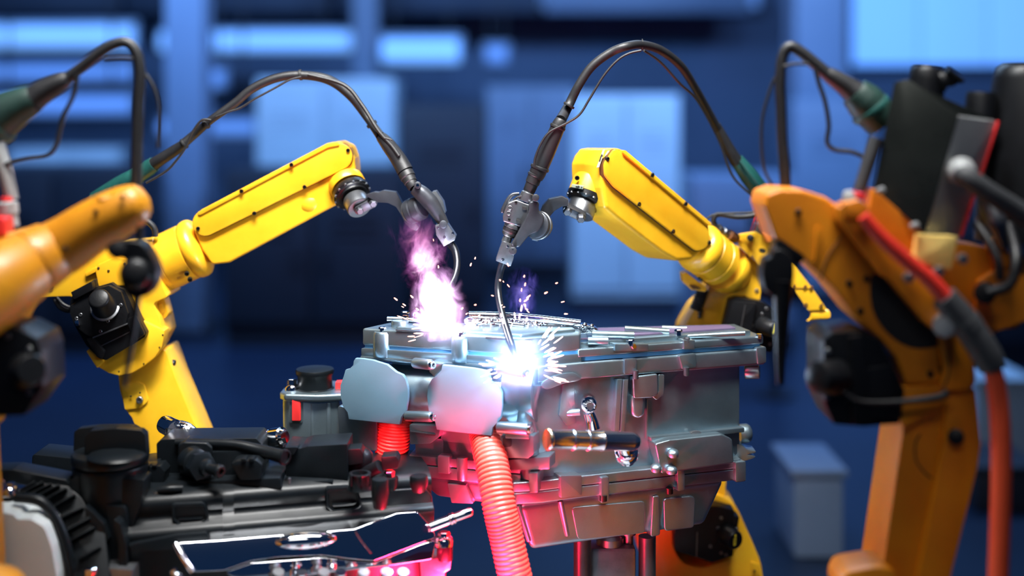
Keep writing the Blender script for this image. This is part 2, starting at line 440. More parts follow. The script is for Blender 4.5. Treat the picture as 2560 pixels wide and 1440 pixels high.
# a raised plate for the wall's dark band and dark overhead duct
T = Thing('ventilation_duct', 'dark navy ventilation duct running under the ceiling along the back of the hall', 'duct', W(600, 30, 15.8))
for k in range(5):
    a, c = W(-200 + 520 * k, -60, 15.8), W(-200 + 520 * k + 510, 34, 15.8)
    if k >= 4: break
    T.add('duct_section', box_w(((a.x + c.x) / 2, 15.9, (a.z + c.z) / 2), c.x - a.x, .5, a.z - c.z, .03), CABM if k == 3 else NAVD)
for x0, y0, x1, y1, d, m, lab in ((1900, 560, 2010, 760, 8.0, CABD, 'near-black control box on a pole behind the right foreground forearm'),
                               (1985, 1190, 2110, 1440, 5.3, CABM, 'mid blue parts bin at the bottom edge left of the right foreground robot'),
                               (2440, 960, 2580, 1130, 6.6, CABW, 'pale blue parts bin on the floor behind the orange hose'),
                               (2440, 1180, 2600, 1290, 5.9, CABD, 'near-black parts bin low at the right edge'),):
    a, c = W(x0, y0, d), W(x1, y1, d); w = c.x - a.x; cx = (a.x + c.x) / 2
    T = Thing('parts_bin' if 'bin' in lab else 'control_box', lab, 'bin' if 'bin' in lab else 'control box', (cx, d + .2, 0))
    zt = a.z; zb = c.z if 'pole' in lab else 0.0
    T.add('body', box_w((cx, d + .2, (zt + zb) / 2), w, .4, zt - zb, .02), m)
    T.add('lid', box_w((cx, d + .2, zt + .012), w + .03, .43, .03, .008), m)
    if zb > 0: T.add('pole', lathe_w((cx, d + .2, 0), (0, 0, 1), [(0, .12), (.02, .12), (.025, .03), (zb, .03)], 16), CABD)
# ------------------------------------------------------------------ LEFT welding robot (sharp)
D = 3.24
R = Thing('welding_robot', 'clean bright yellow welding robot at left whose torch makes the tall pink flame', 'robot', (-.80, 3.38, 0), 'welding robots')
fD = flat(D)
# lower arm, shoulder and pedestal
la = R.add('lower_arm', prism([(294, 930, 8), (300, 977, 6), (312, 1022, 5), (330, 1045, 5), (440, 1330, 20), (600, 1330, 30), (492, 1075, 10), (440, 950, 10), (412, 872, 10)], D + .03, .13, b=.012), YEL)
R.add('access_pad', prism([(303, 962, 5), (345, 953, 18), (362, 960, 14), (373, 1003, 14), (350, 1020, 6), (313, 1024, 4)], D + .03, .01, .005, .003), YEL, la)
screws(R, [(349, 1000)], D + .02, 8.5, SC_S, la)
screws(R, [(327, 991), (350, 982)], D + .02, 2.2, SC_D, la)
R.add('stop_knob', cyl((415, 905, D + .06), (437, 912, D + .06), 9, 12, 3), BLK, la)
sh = R.add('shoulder_housing', lathe_w(W(520, 1330, D + .02), (0, 1, 0), [(0, .09), (.01, .10), (.16, .10), (.17, .115), (.28, .115), (.29, .10)], 32), YEL)
R.add('base_column', lathe_w((-.80, 3.54, .30), (0, 0, 1), [(0, .17), (.02, .19), (.10, .19), (.12, .15), (.44, .13), (.46, .12)], 32), YEL)
R.add('pedestal', box_w((-.80, 3.56, .15), .42, .42, .30, .012), DST)
# elbow casting
el = R.add('elbow_casting', prism([(70, 705, 10), (95, 743, 6), (176, 741, 6), (194, 752, 10), (225, 840, 10), (260, 900, 10), (320, 925, 10), (380, 890, 10), (408, 838, 10), (398, 792, 10), (382, 758, 10), (420, 742, 6), (357, 606, 4), (290, 612, 10), (150, 650, 10)], D, .13, b=.010), YEL)
arc = [(222, 878), (249, 916), (275, 931), (302, 938), (335, 930), (364, 913), (390, 892), (409, 864), (415, 824), (400, 827), (392, 858), (374, 884), (350, 900), (318, 908), (290, 905), (262, 890), (235, 862)]
fl = R.add('joint_flange', prism([(222, 878), (249, 916), (275, 931), (302, 938), (335, 930), (364, 913), (390, 892), (409, 864), (415, 824), (408, 822), (340, 790), (235, 862)], D, .05, .012, .005, fr=False), YEL, el)
screws(R, [(301, 926), (363, 907), (402, 866), (410, 835)], fD, 2.0, SC_D, el, .012)
R.add('flange_lug', prism([(222, 875, 3), (236, 862, 3), (266, 900, 4), (249, 917, 3)], D, .05, .02, .004), YEL, el)
R.add('casting_boss', prism([(243, 672, 4), (250, 660, 8), (292, 640, 10), (330, 648, 8), (350, 705, 8), (305, 712, 6), (252, 714, 6)], D, .03, .018, .004), YEL, el)
screws(R, [(252, 668), (277, 675), (318, 658)], fD, 3.2, SC_D, el, .018)
R.add('casting_ledge', prism([(215, 680, 2), (243, 666, 2), (248, 676, 2), (219, 690, 2)], D, .02, .01, .002), YEL, el)
screws(R, [(127, 716)], fD, 7, SC_D, el, .002)
R.add('cable_clip', prism([(388, 754, 4), (409, 743, 6), (421, 784, 8), (411, 799, 5), (400, 785, 5)], D + .03, .05, .0, .006), YEL, el)
R.add('cable_clip', prism([(396, 762, 3), (406, 757, 3), (412, 778, 3), (404, 788, 3)], D + .03, .02, .006, .003), YEL, el)
# motor
mo = R.add('elbow_motor', prism([(187, 748, 6), (196, 722, 3), (249, 693, 3), (252, 713, 3), (289, 702, 5), (302, 712, 5), (322, 718, 5), (347, 772, 4), (376, 826, 6), (372, 837, 6), (276, 894, 8), (258, 889, 8), (227, 858, 6), (200, 811, 6), (186, 775, 6)], D, .09, .035, .005), BLK)
R.add('face_plate', prism([(193, 756, 6), (256, 714, 3), (288, 706, 5), (318, 722, 5), (336, 775, 4), (330, 800, 3), (250, 836, 4), (232, 828, 4), (204, 806, 6), (192, 776, 6)], D, .02, .052, .003), BLK, mo)
R.add('connector_block', prism([(197, 722, 3), (248, 695, 3), (252, 716, 2), (205, 740, 3)], D, .03, .060, .003), BLK, mo)
R.add('encoder_cap', lathe((263, 769, D - .05), (247, 746, D - .105), [(0, 33), (2, 33.5), (6, 30), (60, 26), (64, 24), (66, 20)], 32), BLK, mo)
R.add('cap_collar', lathe((263, 769, D - .051), (247, 746, D - .106), [(0, 36), (3, 36), (4, 33)], 32), STL, mo)
screws(R, [(259, 721), (267, 736), (280, 727), (318, 754), (286, 794), (268, 819), (219, 778), (209, 787)], fD, 4.2, SC_S, mo, .052)
screws(R, [(360, 826), (266, 875)], fD, 8, SC_S, mo, .036)
R.add('housing_rib', prism([(249, 833, 1), (333, 799, 1), (334, 802, 1), (250, 836, 1)], D, .01, .056, .0005), STL, mo)
R.add('housing_rib', prism([(262, 858, 1), (336, 822, 1), (337, 824, 1), (263, 860, 1)], D, .01, .036, .0005), STL, mo)
R.add('motor_shoulder', prism([(325, 790, 5), (352, 782, 6), (375, 828, 6), (352, 844, 6)], D, .03, .045, .004), BLK, mo)
R.add('motor_shoulder', prism([(228, 838, 5), (245, 834, 6), (276, 870, 6), (270, 890, 6), (256, 884, 6)], D, .03, .045, .004), BLK, mo)
R.add('silver_clip', prism([(205, 793, 1), (216, 791, 1), (218, 804, 1), (208, 806, 1)], D, .01, .056, .001), CHR, mo)
R.add('motor_cable', tube([(136, 745), (150, 768), (172, 777), (192, 768)], 6, d=D + .01), RUB, mo)
R.add('motor_cable', tube([(142, 743), (158, 760), (178, 768), (195, 760)], 4, d=D + .0), RUB, mo)
# forearm tube with its seams
ax = (.9075, -.420)
def onax(s, c=(419, 653)): return (c[0] + ax[0] * s, c[1] + ax[1] * s, D + .075)
tb = R.add('forearm_tube', lathe(onax(-44), onax(60), [(0, 62), (2, 69), (6, 71), (42, 71.5), (43, 70), (44.5, 70), (45.5, 71.5), (101, 71.5), (102, 70), (103.5, 70), (105, 72), (112, 75), (122, 76), (130, 74), (138, 66), (144, 54), (150, 40)], 48), YEL)
for p in ((467, 684), (475, 699)):
    q = W(p[0], p[1], D + .01); R.inst('screw', SC_D, q, V((.25, -.9, -.4)), 6 * D / F, tb)
# beam
fa = R.add('forearm_beam', prism([(478, 562, 14), (498, 527, 22), (818, 358, 18), (849, 354, 14), (875, 367, 16), (886, 395, 16), (889, 432, 10), (842, 512, 6), (573, 657, 30), (530, 662, 14), (505, 625, 14)], D + .02, .115, b=.018, seg=3), YEL)
R.add('cover_lid', prism(capsule(515, 557, 849, 391, 32, 33, 12), D + .02, .02, .010, .003, fr=False), YEL, fa)
R.add('lid_gasket', prism(capsule(515, 557, 849, 391, 33.4, 34.4, 12), D + .02, .02, .0035, .0, fr=False), SEAM, fa)
R.add('top_rib', prism([(496, 530, 4), (818, 360, 8), (846, 356, 8), (852, 362, 3), (822, 368, 6), (502, 537, 4)], D + .02, .03, .014, .003), YEL, fa)
screws(R, [(493, 572), (634, 534), (760, 468), (869, 376)], fD, 5, SC_D, fa, -.008)
screws(R, [(603, 478), (728, 412)], fD, 5, SC_D, fa, -.002)
R.add('wrist_scoop', lathe((775, 503, D + .05), (760, 470, D + .02), [(0, 38), (10, 36), (22, 26), (28, 10)], 24), YEL, fa)
R.add('wrist_knuckle', lathe((838, 440, D + .10), (853, 466, D + .06), [(0, 30), (6, 42), (20, 44), (34, 42)], 32), YEL, fa)
# wrist
wr = R.add('wrist_collar', lathe((862, 452, D + .035), (886, 497, D - .015), [(0, 30), (4, 42), (8, 45.5), (28, 46), (31, 44)], 36), YEL)
R.add('wrist_flange', lathe((876, 478, D + .008), (893, 510, D - .027), [(0, 46), (3, 47.5), (14, 47.5), (16, 44), (20, 43), (22, 38), (26, 37)], 36), BLK, wr)
A, B = W(876, 478, D + .008), W(893, 510, D - .027); dz = (B - A).normalized(); x_, y_, _ = basis(dz)
for k in range(14):
    t = 2 * math.pi * k / 14
    R.inst('flange_screw', SC_S, A + dz * .0165 + (x_ * math.cos(t) + y_ * math.sin(t)) * .0455, dz, .0036, wr)
R.add('tool_mount', lathe((887, 498, D - .014), (904, 530, D - .049), [(0, 30), (2, 31), (34, 31), (36, 29)], 32), STL, wr)
E = W(899, 521, D - .042)
pe = Pl(E + dz * .006, dz if dz.y < 0 else -dz)
R.add('clamp_bar', prism(capsule(897, 527, 933, 509, 11), Pl(W(897, 527, D - .052), (0.3, -.9, -.35)), .02, 0, .003, fr=False), DST, wr)
for p in ((899, 526), (932, 508)):
    R.inst('hex_bolt', HX_D, W(p[0], p[1], D - .055), V((.3, -.9, -.35)), .0095, wr)
# torch
to = R.add('torch_bracket', prism([(912, 488, 3), (936, 480, 3), (946, 481, 2), (959, 476, 6), (990, 480, 6), (1007, 512, 8), (1016, 531, 8), (1049, 569, 8), (1040, 578, 6), (1026, 572, 6), (1014, 560, 6), (1002, 536, 8), (990, 517, 10), (969, 507, 10), (943, 506, 4)], D - .06, .035, 0, .004), DST)
R.add('clamp_disc', lathe((1022, 531, D - .055), (1060, 514, D - .075), [(0, 27), (3, 31), (16, 32), (18, 28), (22, 28), (24, 32), (40, 31), (44, 26)], 32), DST, to)
R.add('disc_face', lathe((1019, 532, D - .052), (1024, 530, D - .055), [(0, 20), (1, 28), (5, 29)], 32), STL, to)
R.add('torch_body', tube([(1034, 470), (1052, 482), (1075, 505), (1094, 533), (1112, 562)], [15, 20, 21, 17, 12], 16, d=D - .09), DST, to)
R.add('side_plate', prism([(1079, 480, 2), (1090, 478, 2), (1108, 505, 3), (1114, 532, 2), (1108, 534, 2), (1096, 512, 2)], D - .08, .05, 0, .003), STL, to)
R.add('pivot_bolt', cyl((1108, 561, D - .09), (1108, 561, D - .12), 10), DST, to)
R.add('pivot_bolt', cyl((1044, 463, D - .09), (1044, 463, D - .115), 9), DST, to)
screws(R, [(1108, 561), (1044, 463)], D - .118, 4, SC_C, to)
nz = R.add('nozzle_clamp', prism([(1087, 563, 4), (1116, 556, 6), (1140, 591, 5), (1137, 601, 4), (1109, 617, 4), (1090, 588, 5)], D - .11, .05, 0, .004), STL, to)
screws(R, [(1095, 569), (1111, 593), (1132, 583)], D - .11, 3.2, SC_C, to)
R.add('swan_neck', tube([(1124, 606, D - .09), (1138, 628, D - .10), (1143, 660, D - .12), (1137, 692, D - .14), (1122, 724, D - .16), (1114, 760, D - .18), (1111, 800, 3.05)], [11, 10, 9, 9, 8.5, 8, 6], 14), NECK, to)
R.add('top_sleeve', lathe((1034, 470, D - .09), (1012, 428, D - .07), [(0, 13), (4, 15), (16, 15), (17, 17), (30, 18), (32, 20), (46, 20)], 24), RUB, to)
# hose package
ho = R.add('hose', tube([(951, 340, D - .05), (920, 297), (876, 240), (822, 200), (751, 188), (689, 196), (631, 222), (587, 258), (529, 299), (488, 334, D + .02), (458, 360, D + .02)], [12, 10, 11, 12, 11, 11, 11, 11, 10, 11, 12], 16, 8, d=D), RUB)
R.add('hose_boot', tube([(1013, 428, D - .07), (996, 398, D - .06), (970, 362, D - .055), (951, 340, D - .05)], [21, 20, 18, 13], 18), RUB, ho)
R.add('hose_boot', tube([(462, 358, D + .02), (440, 374, D + .03), (405, 397, D + .04), (384, 411, D + .05)], [11, 14, 15, 17], 18), RUB, ho)
R.add('teal_connector', tube([(386, 410, D + .05), (372, 420, D + .055), (345, 438, D + .06), (300, 462, D + .07), (240, 500, D + .09)], [19, 21, 21, 22, 22], 18), TEAL, ho, 'teal connector')
for (a, b) in (((748, 188), (755, 187)), ((518, 307), (512, 312)), ((932, 314), (927, 307)), ((463, 357), (458, 361))):
    R.add('cable_tie', cyl((*a, D if a[0] > 500 else D + .02), (*b, D if a[0] > 500 else D + .02), 14, None, 1, 18), INK, ho)
R.add('tie_tail', tube([(962, 345), (978, 349), (981, 352)], 2.2, 6, 4, d=D - .075), INK, ho)
R.add('thin_cable', tube([(753, 192), (724, 200), (689, 219), (636, 248), (600, 270), (573, 279), (540, 292)], 2.6, 8, 6, d=D - .03), RUB, ho)
R.add('thin_cable', tube([(528, 300), (505, 300), (485, 324), (474, 345), (463, 370), (440, 402), (415, 428), (365, 457)], 3.0, 8, 6, d=D - .02), RUB, ho)
R.add('thin_cable', tube([(770, 186, D - .02), (860, 212, D - .03), (905, 262, D - .045), (945, 325, D - .065), (980, 365, D - .075), (998, 390, D - .082)], 5, 8, 6), RUB, ho)
R.add('rear_hose', tube([(355, 548), (372, 556), (386, 572), (388, 592)], 7.5, 12, 6, d=D + .02), RUB)

# ------------------------------------------------------------------ RIGHT welding robot (sharp)
Q = Thing('welding_robot', 'bright yellow welding robot at right standing behind the aluminium housing, torch arcing on its rim', 'robot', (.56, 3.78, 0), 'welding robots')
u = W(1767, 600, 3.36) - W(1530, 410, 3.15)
e = V((-.075, .10, -.006)); e = e - u * (e.dot(u) / u.dot(u))
lidp = Pl(W(1530, 410, 3.15), -e)
fb = Q.add('forearm_beam', prism([(1526, 370, 12), (1549, 376, 12), (1600, 418), (1764, 558, 14), (1773, 590, 16), (1758, 628, 18), (1728, 650, 16), (1692, 653, 20), (1655, 632, 20), (1545, 548, 20), (1514, 520, 14), (1506, 470, 20), (1504, 410, 20)], lidp, .115, 0, .012, 3), YEL)
Q.add('cover_lid', prism([(1531, 371, 26), (1549, 378, 10), (1764, 562, 24), (1768, 590, 14), (1760, 618, 18), (1737, 630, 20), (1529, 467, 22), (1507, 440, 22), (1505, 408, 24)], lidp, .012, .010, .003), YEL, fb)
Q.add('lid_gasket', prism([(1531, 370, 26), (1550, 376, 10), (1766, 561, 24), (1770, 590, 14), (1762, 620, 18), (1737, 632, 20), (1528, 469, 22), (1505, 441, 22), (1503, 408, 24)], lidp, .012, .004, 0), SEAM, fb)
Q.add('top_rib', prism([(1546, 375, 6), (1553, 376, 4), (1766, 556, 6), (1770, 566, 3), (1760, 562, 4), (1548, 383, 4)], lidp, .03, .016, .003), YEL, fb)
screws(Q, [(1512, 397), (1591, 510), (1676, 578), (1767, 606)], lidp, 5.5, SC_D, fb, .010)
screws(Q, [(1619, 437), (1702, 509)], lidp, 5.5, SC_D, fb, .017)
# wrist barrel across the arm
bax = e.normalized(); bc = lidp.at(1549, 418)
wb_ = Q.add('wrist_barrel', lathe_w(bc - bax * -.004, bax, [(0, .044), (.012, .047), (.088, .047), (.089, .0455), (.092, .0455), (.093, .047), (.112, .047), (.122, .044), (.129, .036), (.132, .02)], 40), YEL, fb)
Q.add('wrist_saddle', lathe((1478, 430, 3.24), (1471, 462, 3.20), [(0, 30), (8, 40), (20, 44)], 32), YEL, fb)
screws(Q, [(1443, 445)], 3.155, 6, SC_D, fb)
pm = plane3((1505, 410, 3.128), (1518, 380, 3.13), (1512, 440, 3.155))
Q.add('direction_plate', prism([(1507, 374, 1), (1513, 372, 1), (1498, 418, 1), (1491, 419, 1)], Pl(W(1500, 395, 3.125), (-.1, -1, .15)), .008, 0, .0005), PLT, fb, 'pale direction plate with arrow')
Q.add('arrow_mark', prism([(1501, 390), (1505, 384), (1507, 390), (1504, 391), (1500, 404), (1497, 403)], Pl(W(1500, 395, 3.124), (-.1, -1, .15)), .002, 0, 0), INK, fb)
# wrist flange stack
wq = Q.add('wrist_collar', lathe((1480, 446, 3.205), (1462, 500, 3.185), [(0, 40), (4, 44), (22, 46), (44, 46.5), (46, 44)], 40), YEL)
Q.add('wrist_flange', lathe((1467, 487, 3.19), (1461, 505, 3.183), [(0, 46), (2, 48.5), (13, 48.5), (15, 46), (18, 44), (22, 38)], 40), BLK, wq)
A, B = W(1467, 487, 3.19), W(1461, 505, 3.183); dz = (B - A).normalized(); x_, y_, _ = basis(dz)
for k in range(14):
    t = 2 * math.pi * k / 14
    Q.inst('flange_screw', SC_S, A + dz * .0145 + (x_ * math.cos(t) + y_ * math.sin(t)) * .0455, dz, .004, wq)
Q.add('tool_mount', lathe((1459, 505, 3.182), (1447, 541, 3.165), [(0, 34), (2, 35.5), (36, 35.5), (38, 33)], 36), STL, wq)
Q.add('clamp_bar', prism(capsule(1417, 527, 1456, 546, 10), Pl(W(1440, 535, 3.12), (0, -.85, -.5)), .022, 0, .003, fr=False), DST, wq)
for p in ((1418, 527), (1452, 545)):
    Q.inst('hex_bolt', HX_D, W(p[0], p[1], 3.115), V((0, -.85, -.5)), .0105, wq)
Q.add('direction_plate', prism([(1429, 460, 1), (1459, 465, 1), (1457, 473, 1), (1428, 468, 1)], Pl(W(1444, 466, 3.142), (-.35, -1, 0)), .008, 0, .0005), PLT, wq, 'pale direction plate with arrow and plus sign')
pq = Pl(W(1444, 466, 3.141), (-.35, -1, 0))
Q.add('arrow_mark', prism([(1439, 465), (1445, 466), (1445, 463.5), (1450, 467.5), (1444, 471), (1444, 469), (1439, 468)], pq, .002), INK, wq)
Q.add('plus_mark', prism([(1452, 467.6), (1453.6, 467.9), (1454, 465.8), (1455, 466), (1454.7, 468), (1456.3, 468.3), (1456.1, 469.4), (1454.4, 469), (1454, 471), (1453, 470.8), (1453.4, 468.8), (1451.8, 468.6)], pq, .002), INK, wq)
# torch
TD = 3.03
tq = Q.add('torch_bracket', prism([(1372, 498, 4), (1404, 491, 4), (1422, 499, 3), (1420, 515, 3), (1404, 517, 6), (1387, 527, 8), (1375, 541, 6), (1366, 562, 6), (1357, 590, 8), (1345, 604, 6), (1328, 600, 4), (1340, 560, 5), (1356, 515, 8)], TD + .06, .035, 0, .004), DST)
Q.add('clamp_disc', lathe((1338, 562, TD + .04), (1356, 566, TD + .085), [(0, 30), (2, 34), (14, 35), (16, 33), (30, 34), (34, 30)], 36), DST, tq)
Q.add('disc_rim', lathe((1344, 563, TD + .055), (1352, 565, TD + .075), [(0, 35), (1, 36.5), (10, 36.5), (11, 35)], 36), STL, tq)
Q.add('torch_arm', prism(smooth_poly([(1324, 505), (1346, 506), (1347, 527), (1359, 540), (1358, 558), (1345, 579), (1325, 588), (1311, 603), (1296, 619), (1279, 612), (1288, 594), (1308, 556), (1322, 527)], 3), TD, .035, .0, .009, 3, fr=False), DST, tq)
Q.add('pivot_bolt', cyl((1339, 494, TD), (1339, 494, TD - .02), 9), DST, tq); Q.add('pivot_bolt', cyl((1282, 627, TD), (1282, 627, TD - .02), 10), DST, tq)
screws(Q, [(1339, 494), (1282, 627)], TD - .018, 4.5, SC_C, tq)
Q.add('torch_block', prism([(1270, 507, 5), (1290, 499, 5), (1325, 512, 5), (1321, 533, 8), (1308, 562, 5), (1299, 567, 4), (1258, 554, 5), (1257, 541, 5), (1265, 518, 5)], TD + .015, .06, .0, .006, 3), STL, tq)
for p in ((1311, 520), (1296, 554)):
    Q.add('slot', prism([(p[0] - 6, p[1] - 6, 2), (p[0] + 5, p[1] - 3, 2), (p[0] + 7, p[1] + 6, 2), (p[0] - 5, p[1] + 4, 2)], TD + .015, .008, .003, .001), INK, tq)
screws(Q, [(1273, 549), (1290, 506)], TD + .015, 3.5, SC_D, tq)
Q.add('embossed_ring', lathe((1272, 533, TD + .016), (1272, 533, TD + .01), [(0, 6), (2, 6), (2.5, 5), (1, 4)], 20), STL, tq)
Q.add('embossed_ring', lathe((1275, 520, TD + .016), (1275, 520, TD + .01), [(0, 6), (2, 6), (2.5, 5), (1, 4)], 20), STL, tq)
tx = (-.374, .927)
def ont(s, d=TD + .035): return (1296 + tx[0] * s, 528 + tx[1] * s, d)
Q.add('torch_neck_ring', lathe(ont(34), ont(60), [(0, 20), (3, 21.5), (10, 21.5), (12, 19), (13, 20), (24, 19), (34, 14), (36, 11), (38, 12), (50, 12)], 28), STL, tq)
Q.add('rubber_gaiter', lathe(ont(46), ont(62), [(0, 20), (6, 21), (12, 18), (16, 19), (20, 16)], 28), RUB, tq)
Q.add('upper_collar', lathe((1312, 503, TD + .03), (1324, 474, TD + .03), [(0, 17), (4, 18), (22, 17), (24, 14), (30, 14)], 28), STL, tq)
Q.add('upper_coupling', lathe((1322, 479, TD + .03), (1338, 440, TD + .03), [(0, 14), (2, 15), (22, 16), (23, 18), (40, 18), (42, 20), (46, 20), (48, 17)], 28), RUB, tq)
Q.add('side_guard', tube([(1298, 484), (1281, 487), (1270, 500), (1258, 524), (1256, 532)], [4, 5, 6, 6, 4], 10, 6, d=TD + .05), DST, tq)
Q.add('side_guard', tube([(1304, 490), (1292, 494), (1284, 502)], [3, 3, 3], 8, 5, d=TD + .02), INK, tq)
nq = Q.add('nozzle_clamp', prism([(1256, 603, 4), (1289, 614, 5), (1284, 646, 4), (1277, 666, 3), (1239, 652, 3), (1247, 628, 3)], TD + .01, .045, 0, .004), STL, tq)
screws(Q, [(1270, 616), (1257, 649), (1284, 634)], TD + .01, 3.6, SC_C, tq)
Q.add('swan_neck', tube([(1258, 655, TD + .03), (1250, 682, TD + .03), (1245, 716, TD + .02), (1248, 750, TD), (1257, 790, TD - .03), (1269, 832, TD - .06), (1281, 868, 2.945), (1288, 892, 2.935)], [11, 9, 9, 9, 9, 9.5, 9.5, 7], 16), NECK, tq)
Q.add('contact_tip', tube([(1287, 890, 2.935), (1292, 902, 2.93), (1295, 909, 2.93)], [5, 4, 2], 12), STL, tq)
# hose package
hq = Q.add('hose', tube([(1402, 300, 3.05), (1422, 263), (1447, 213), (1480, 166), (1527, 131), (1569, 115), (1605, 112, 3.16), (1652, 126, 3.22), (1700, 163, 3.28), (1735, 215, 3.34), (1765, 268, 3.39), (1795, 322, 3.43)], [14, 12, 11, 11, 11, 11, 11, 11, 11, 10, 10, 10], 16, 8, d=3.1), RUB)
Q.add('hose_boot', tube([(1338, 446, TD + .03), (1345, 430, TD + .03), (1368, 380, TD + .025), (1396, 315, TD + .02), (1404, 298, TD + .02)], [18, 21, 20, 18, 13], 20), RUB, hq)
Q.add('boot_collar', cyl((1348, 424, TD + .03), (1351, 416, TD + .03), 24, None, 2), RUB, hq)
Q.add('hose_boot', tube([(1790, 312, 3.43), (1808, 345, 3.44), (1828, 382, 3.45), (1842, 404, 3.46)], [11, 13, 15, 17], 18), RUB, hq)
Q.add('teal_connector', lathe((1840, 398, 3.46), (1912, 492, 3.50), [(0, 15), (4, 18), (60, 23), (110, 23), (118, 20), (124, 14)], 24), TEAL, hq, 'teal connector')
Q.add('teal_spine', tube([(1852, 402, 3.435), (1880, 440, 3.435), (1908, 476, 3.45)], 5, 8, d=3.44), TEAL, hq)
for a, b in (((1421, 266, 3.07), (1424, 261, 3.07)), ((1604, 112, 3.16), (1607, 112, 3.16)), ((1393, 321, 3.05), (1396, 314, 3.05))):
    Q.add('cable_tie', cyl(a, b, 15 if a[0] > 1400 else 20, None, 1, 20), INK, hq)
Q.add('thin_cable', tube([(1603, 126), (1571, 134), (1541, 153), (1508, 191), (1474, 247), (1449, 286), (1416, 308), (1374, 330), (1352, 360), (1338, 395), (1336, 415)], 3.0, 8, 6, d=TD), RUB, hq)
Q.add('thin_cable', tube([(1610, 126, 3.13), (1652, 156, 3.2), (1700, 209, 3.26), (1738, 244, 3.32), (1772, 300, 3.38), (1802, 362, 3.42), (1829, 436, 3.43), (1871, 481, 3.44), (1906, 506, 3.45)], 3.2, 8, 6), RUB, hq)
# forearm tube
ED = 3.52
def onb(s): return (1767 + .78 * s, 634 + .625 * s, 3.435 + s * .0009)
t2 = Q.add('forearm_tube', lathe(onb(-42), onb(70), [(0, 40), (4, 54), (12, 62), (24, 65), (36, 65), (42, 63), (43, 61.5), (45, 61.5), (46, 63), (86, 63), (87, 61.5), (89, 61.5), (90, 63.5), (112, 63.5), (114, 60)], 48), YEL)
for p in ((1748, 696), (1753, 700)):
    Q.inst('screw', SC_D, W(p[0], p[1], 3.39), V((-.3, -.8, -.5)), 4 * 3.4 / F, t2)
Q.add('tube_clip', prism([(1704, 684, 3), (1716, 681, 3), (1768, 722, 4), (1764, 730, 4), (1728, 725, 5), (1707, 706, 5)], 3.42, .05, 0, .006), YEL, t2)
Q.add('tube_clip', prism([(1722, 712, 2), (1736, 713, 2), (1756, 724, 2), (1732, 723, 2)], 3.415, .02, 0, .003), SEAM, t2)
Q.add('corrugated_sleeve', tube([(1758, 722), (1750, 745), (1738, 775)], 15, 16, 24, d=3.47, prof=lambda t: 1 + .1 * math.sin(t * 62)), RUB)
# elbow casting, lower arm
ec = Q.add('elbow_casting', prism([(1774, 716, 4), (1768, 738, 6), (1758, 756, 8), (1738, 772, 10), (1708, 825, 6), (1690, 900, 6), (1800, 900, 6), (1801, 822, 4), (1822, 757, 8), (1840, 745, 8), (1864, 741, 6), (1888, 752, 6), (1900, 752, 6), (1907, 700, 10), (1903, 664, 10), (1850, 618, 6)], 3.50, .15, 0, .012), YEL)
Q.add('casting_shoulder', lathe((1812, 668, 3.50), (1850, 700, 3.54), [(0, 62), (10, 64), (30, 58), (50, 46), (64, 30)], 36), YEL, ec)
Q.add('access_panel', prism([(1741, 773, 3), (1760, 765, 3), (1757, 792, 2), (1752, 822, 3), (1740, 820, 2), (1744, 795, 2)], 3.50, .01, .004, .002), YEL, ec)
Q.add('connector_socket', prism([(1745, 776, 2), (1757, 771, 2), (1753, 794, 2), (1744, 797, 2)], 3.50, .01, .007, .001), INK, ec)
screws(Q, [(1892, 727)], 3.50, 5.5, SC_S, ec); screws(Q, [(1749, 781), (1748, 790)], 3.492, 2.5, SC_C, ec)
lq = Q.add('lower_arm', prism([(1715, 830, 10), (1835, 830, 10), (1825, 1100, 10), (1810, 1290, 30), (1660, 1290, 30), (1690, 1000, 10)], 3.54, .12, 0, .015), YEL)
# sheet metal cable guide
gp = plane3((1840, 590, 3.47), (1930, 600, 3.46), (2040, 780, 3.46))
gu = Q.add('cable_guide', prism([(1836, 588, 3), (1888, 580, 4), (1938, 603, 5), (2032, 722, 4), (2067, 774, 4), (2020, 776, 3), (1984, 722, 3), (1930, 690, 4), (1909, 669, 3), (1895, 659, 4), (1878, 639, 3), (1843, 603, 3)], gp, .012, 0, .002), YEL)
rings = []
for t in range(0, 13):
    a = math.pi * t / 12 * .95
    z = -.032 * (1 - math.cos(a)) / 2; o = .018 * math.sin(a)
    l, r = gp.at(2020, 775), gp.at(2067, 774)
    rings.append([l + V((o * .6, .012 - o * .5, z)), r + V((o * .6, .012 - o * .5, z)), r + V((o * .6 - .003, .016 - o * .4, z + .002)), l + V((o * .6 - .003, .016 - o * .4, z + .002))])
Q.add('curled_lip', bev(loft(rings), 0), YEL, gu)
Q.add('fold_line', prism([(1985, 719), (2031, 720.5), (2031, 722.5), (1985, 721)], gp, .004, .002, 0), SEAM, gu)
for p in ((1984, 716), (2012, 717), (2028, 719), (2014, 762), (2052, 764)):
    Q.add('fold_tab', prism([(p[0] - 5, p[1] + 4, 1), (p[0] - 1, p[1] - 5, 1), (p[0] + 5, p[1] - 4, 1), (p[0] + 2, p[1] + 5, 1)], gp, .006, .005, .001), SEAM, gu)
Q.add('guide_knob', cyl((1878, 597, 3.465), (1875, 594, 3.43), 8), BLK, gu)
Q.add('guide_slot', prism(circ(1906, 626, 9, 16, 5, .3), gp, .004, .002, 0, fr=False), INK, gu)
Q.add('guide_rib', prism([(1842, 595, 2), (1858, 602, 2), (1880, 632, 2), (1876, 641, 2), (1846, 612, 2)], gp, .03, .012, .003), YEL, gu)
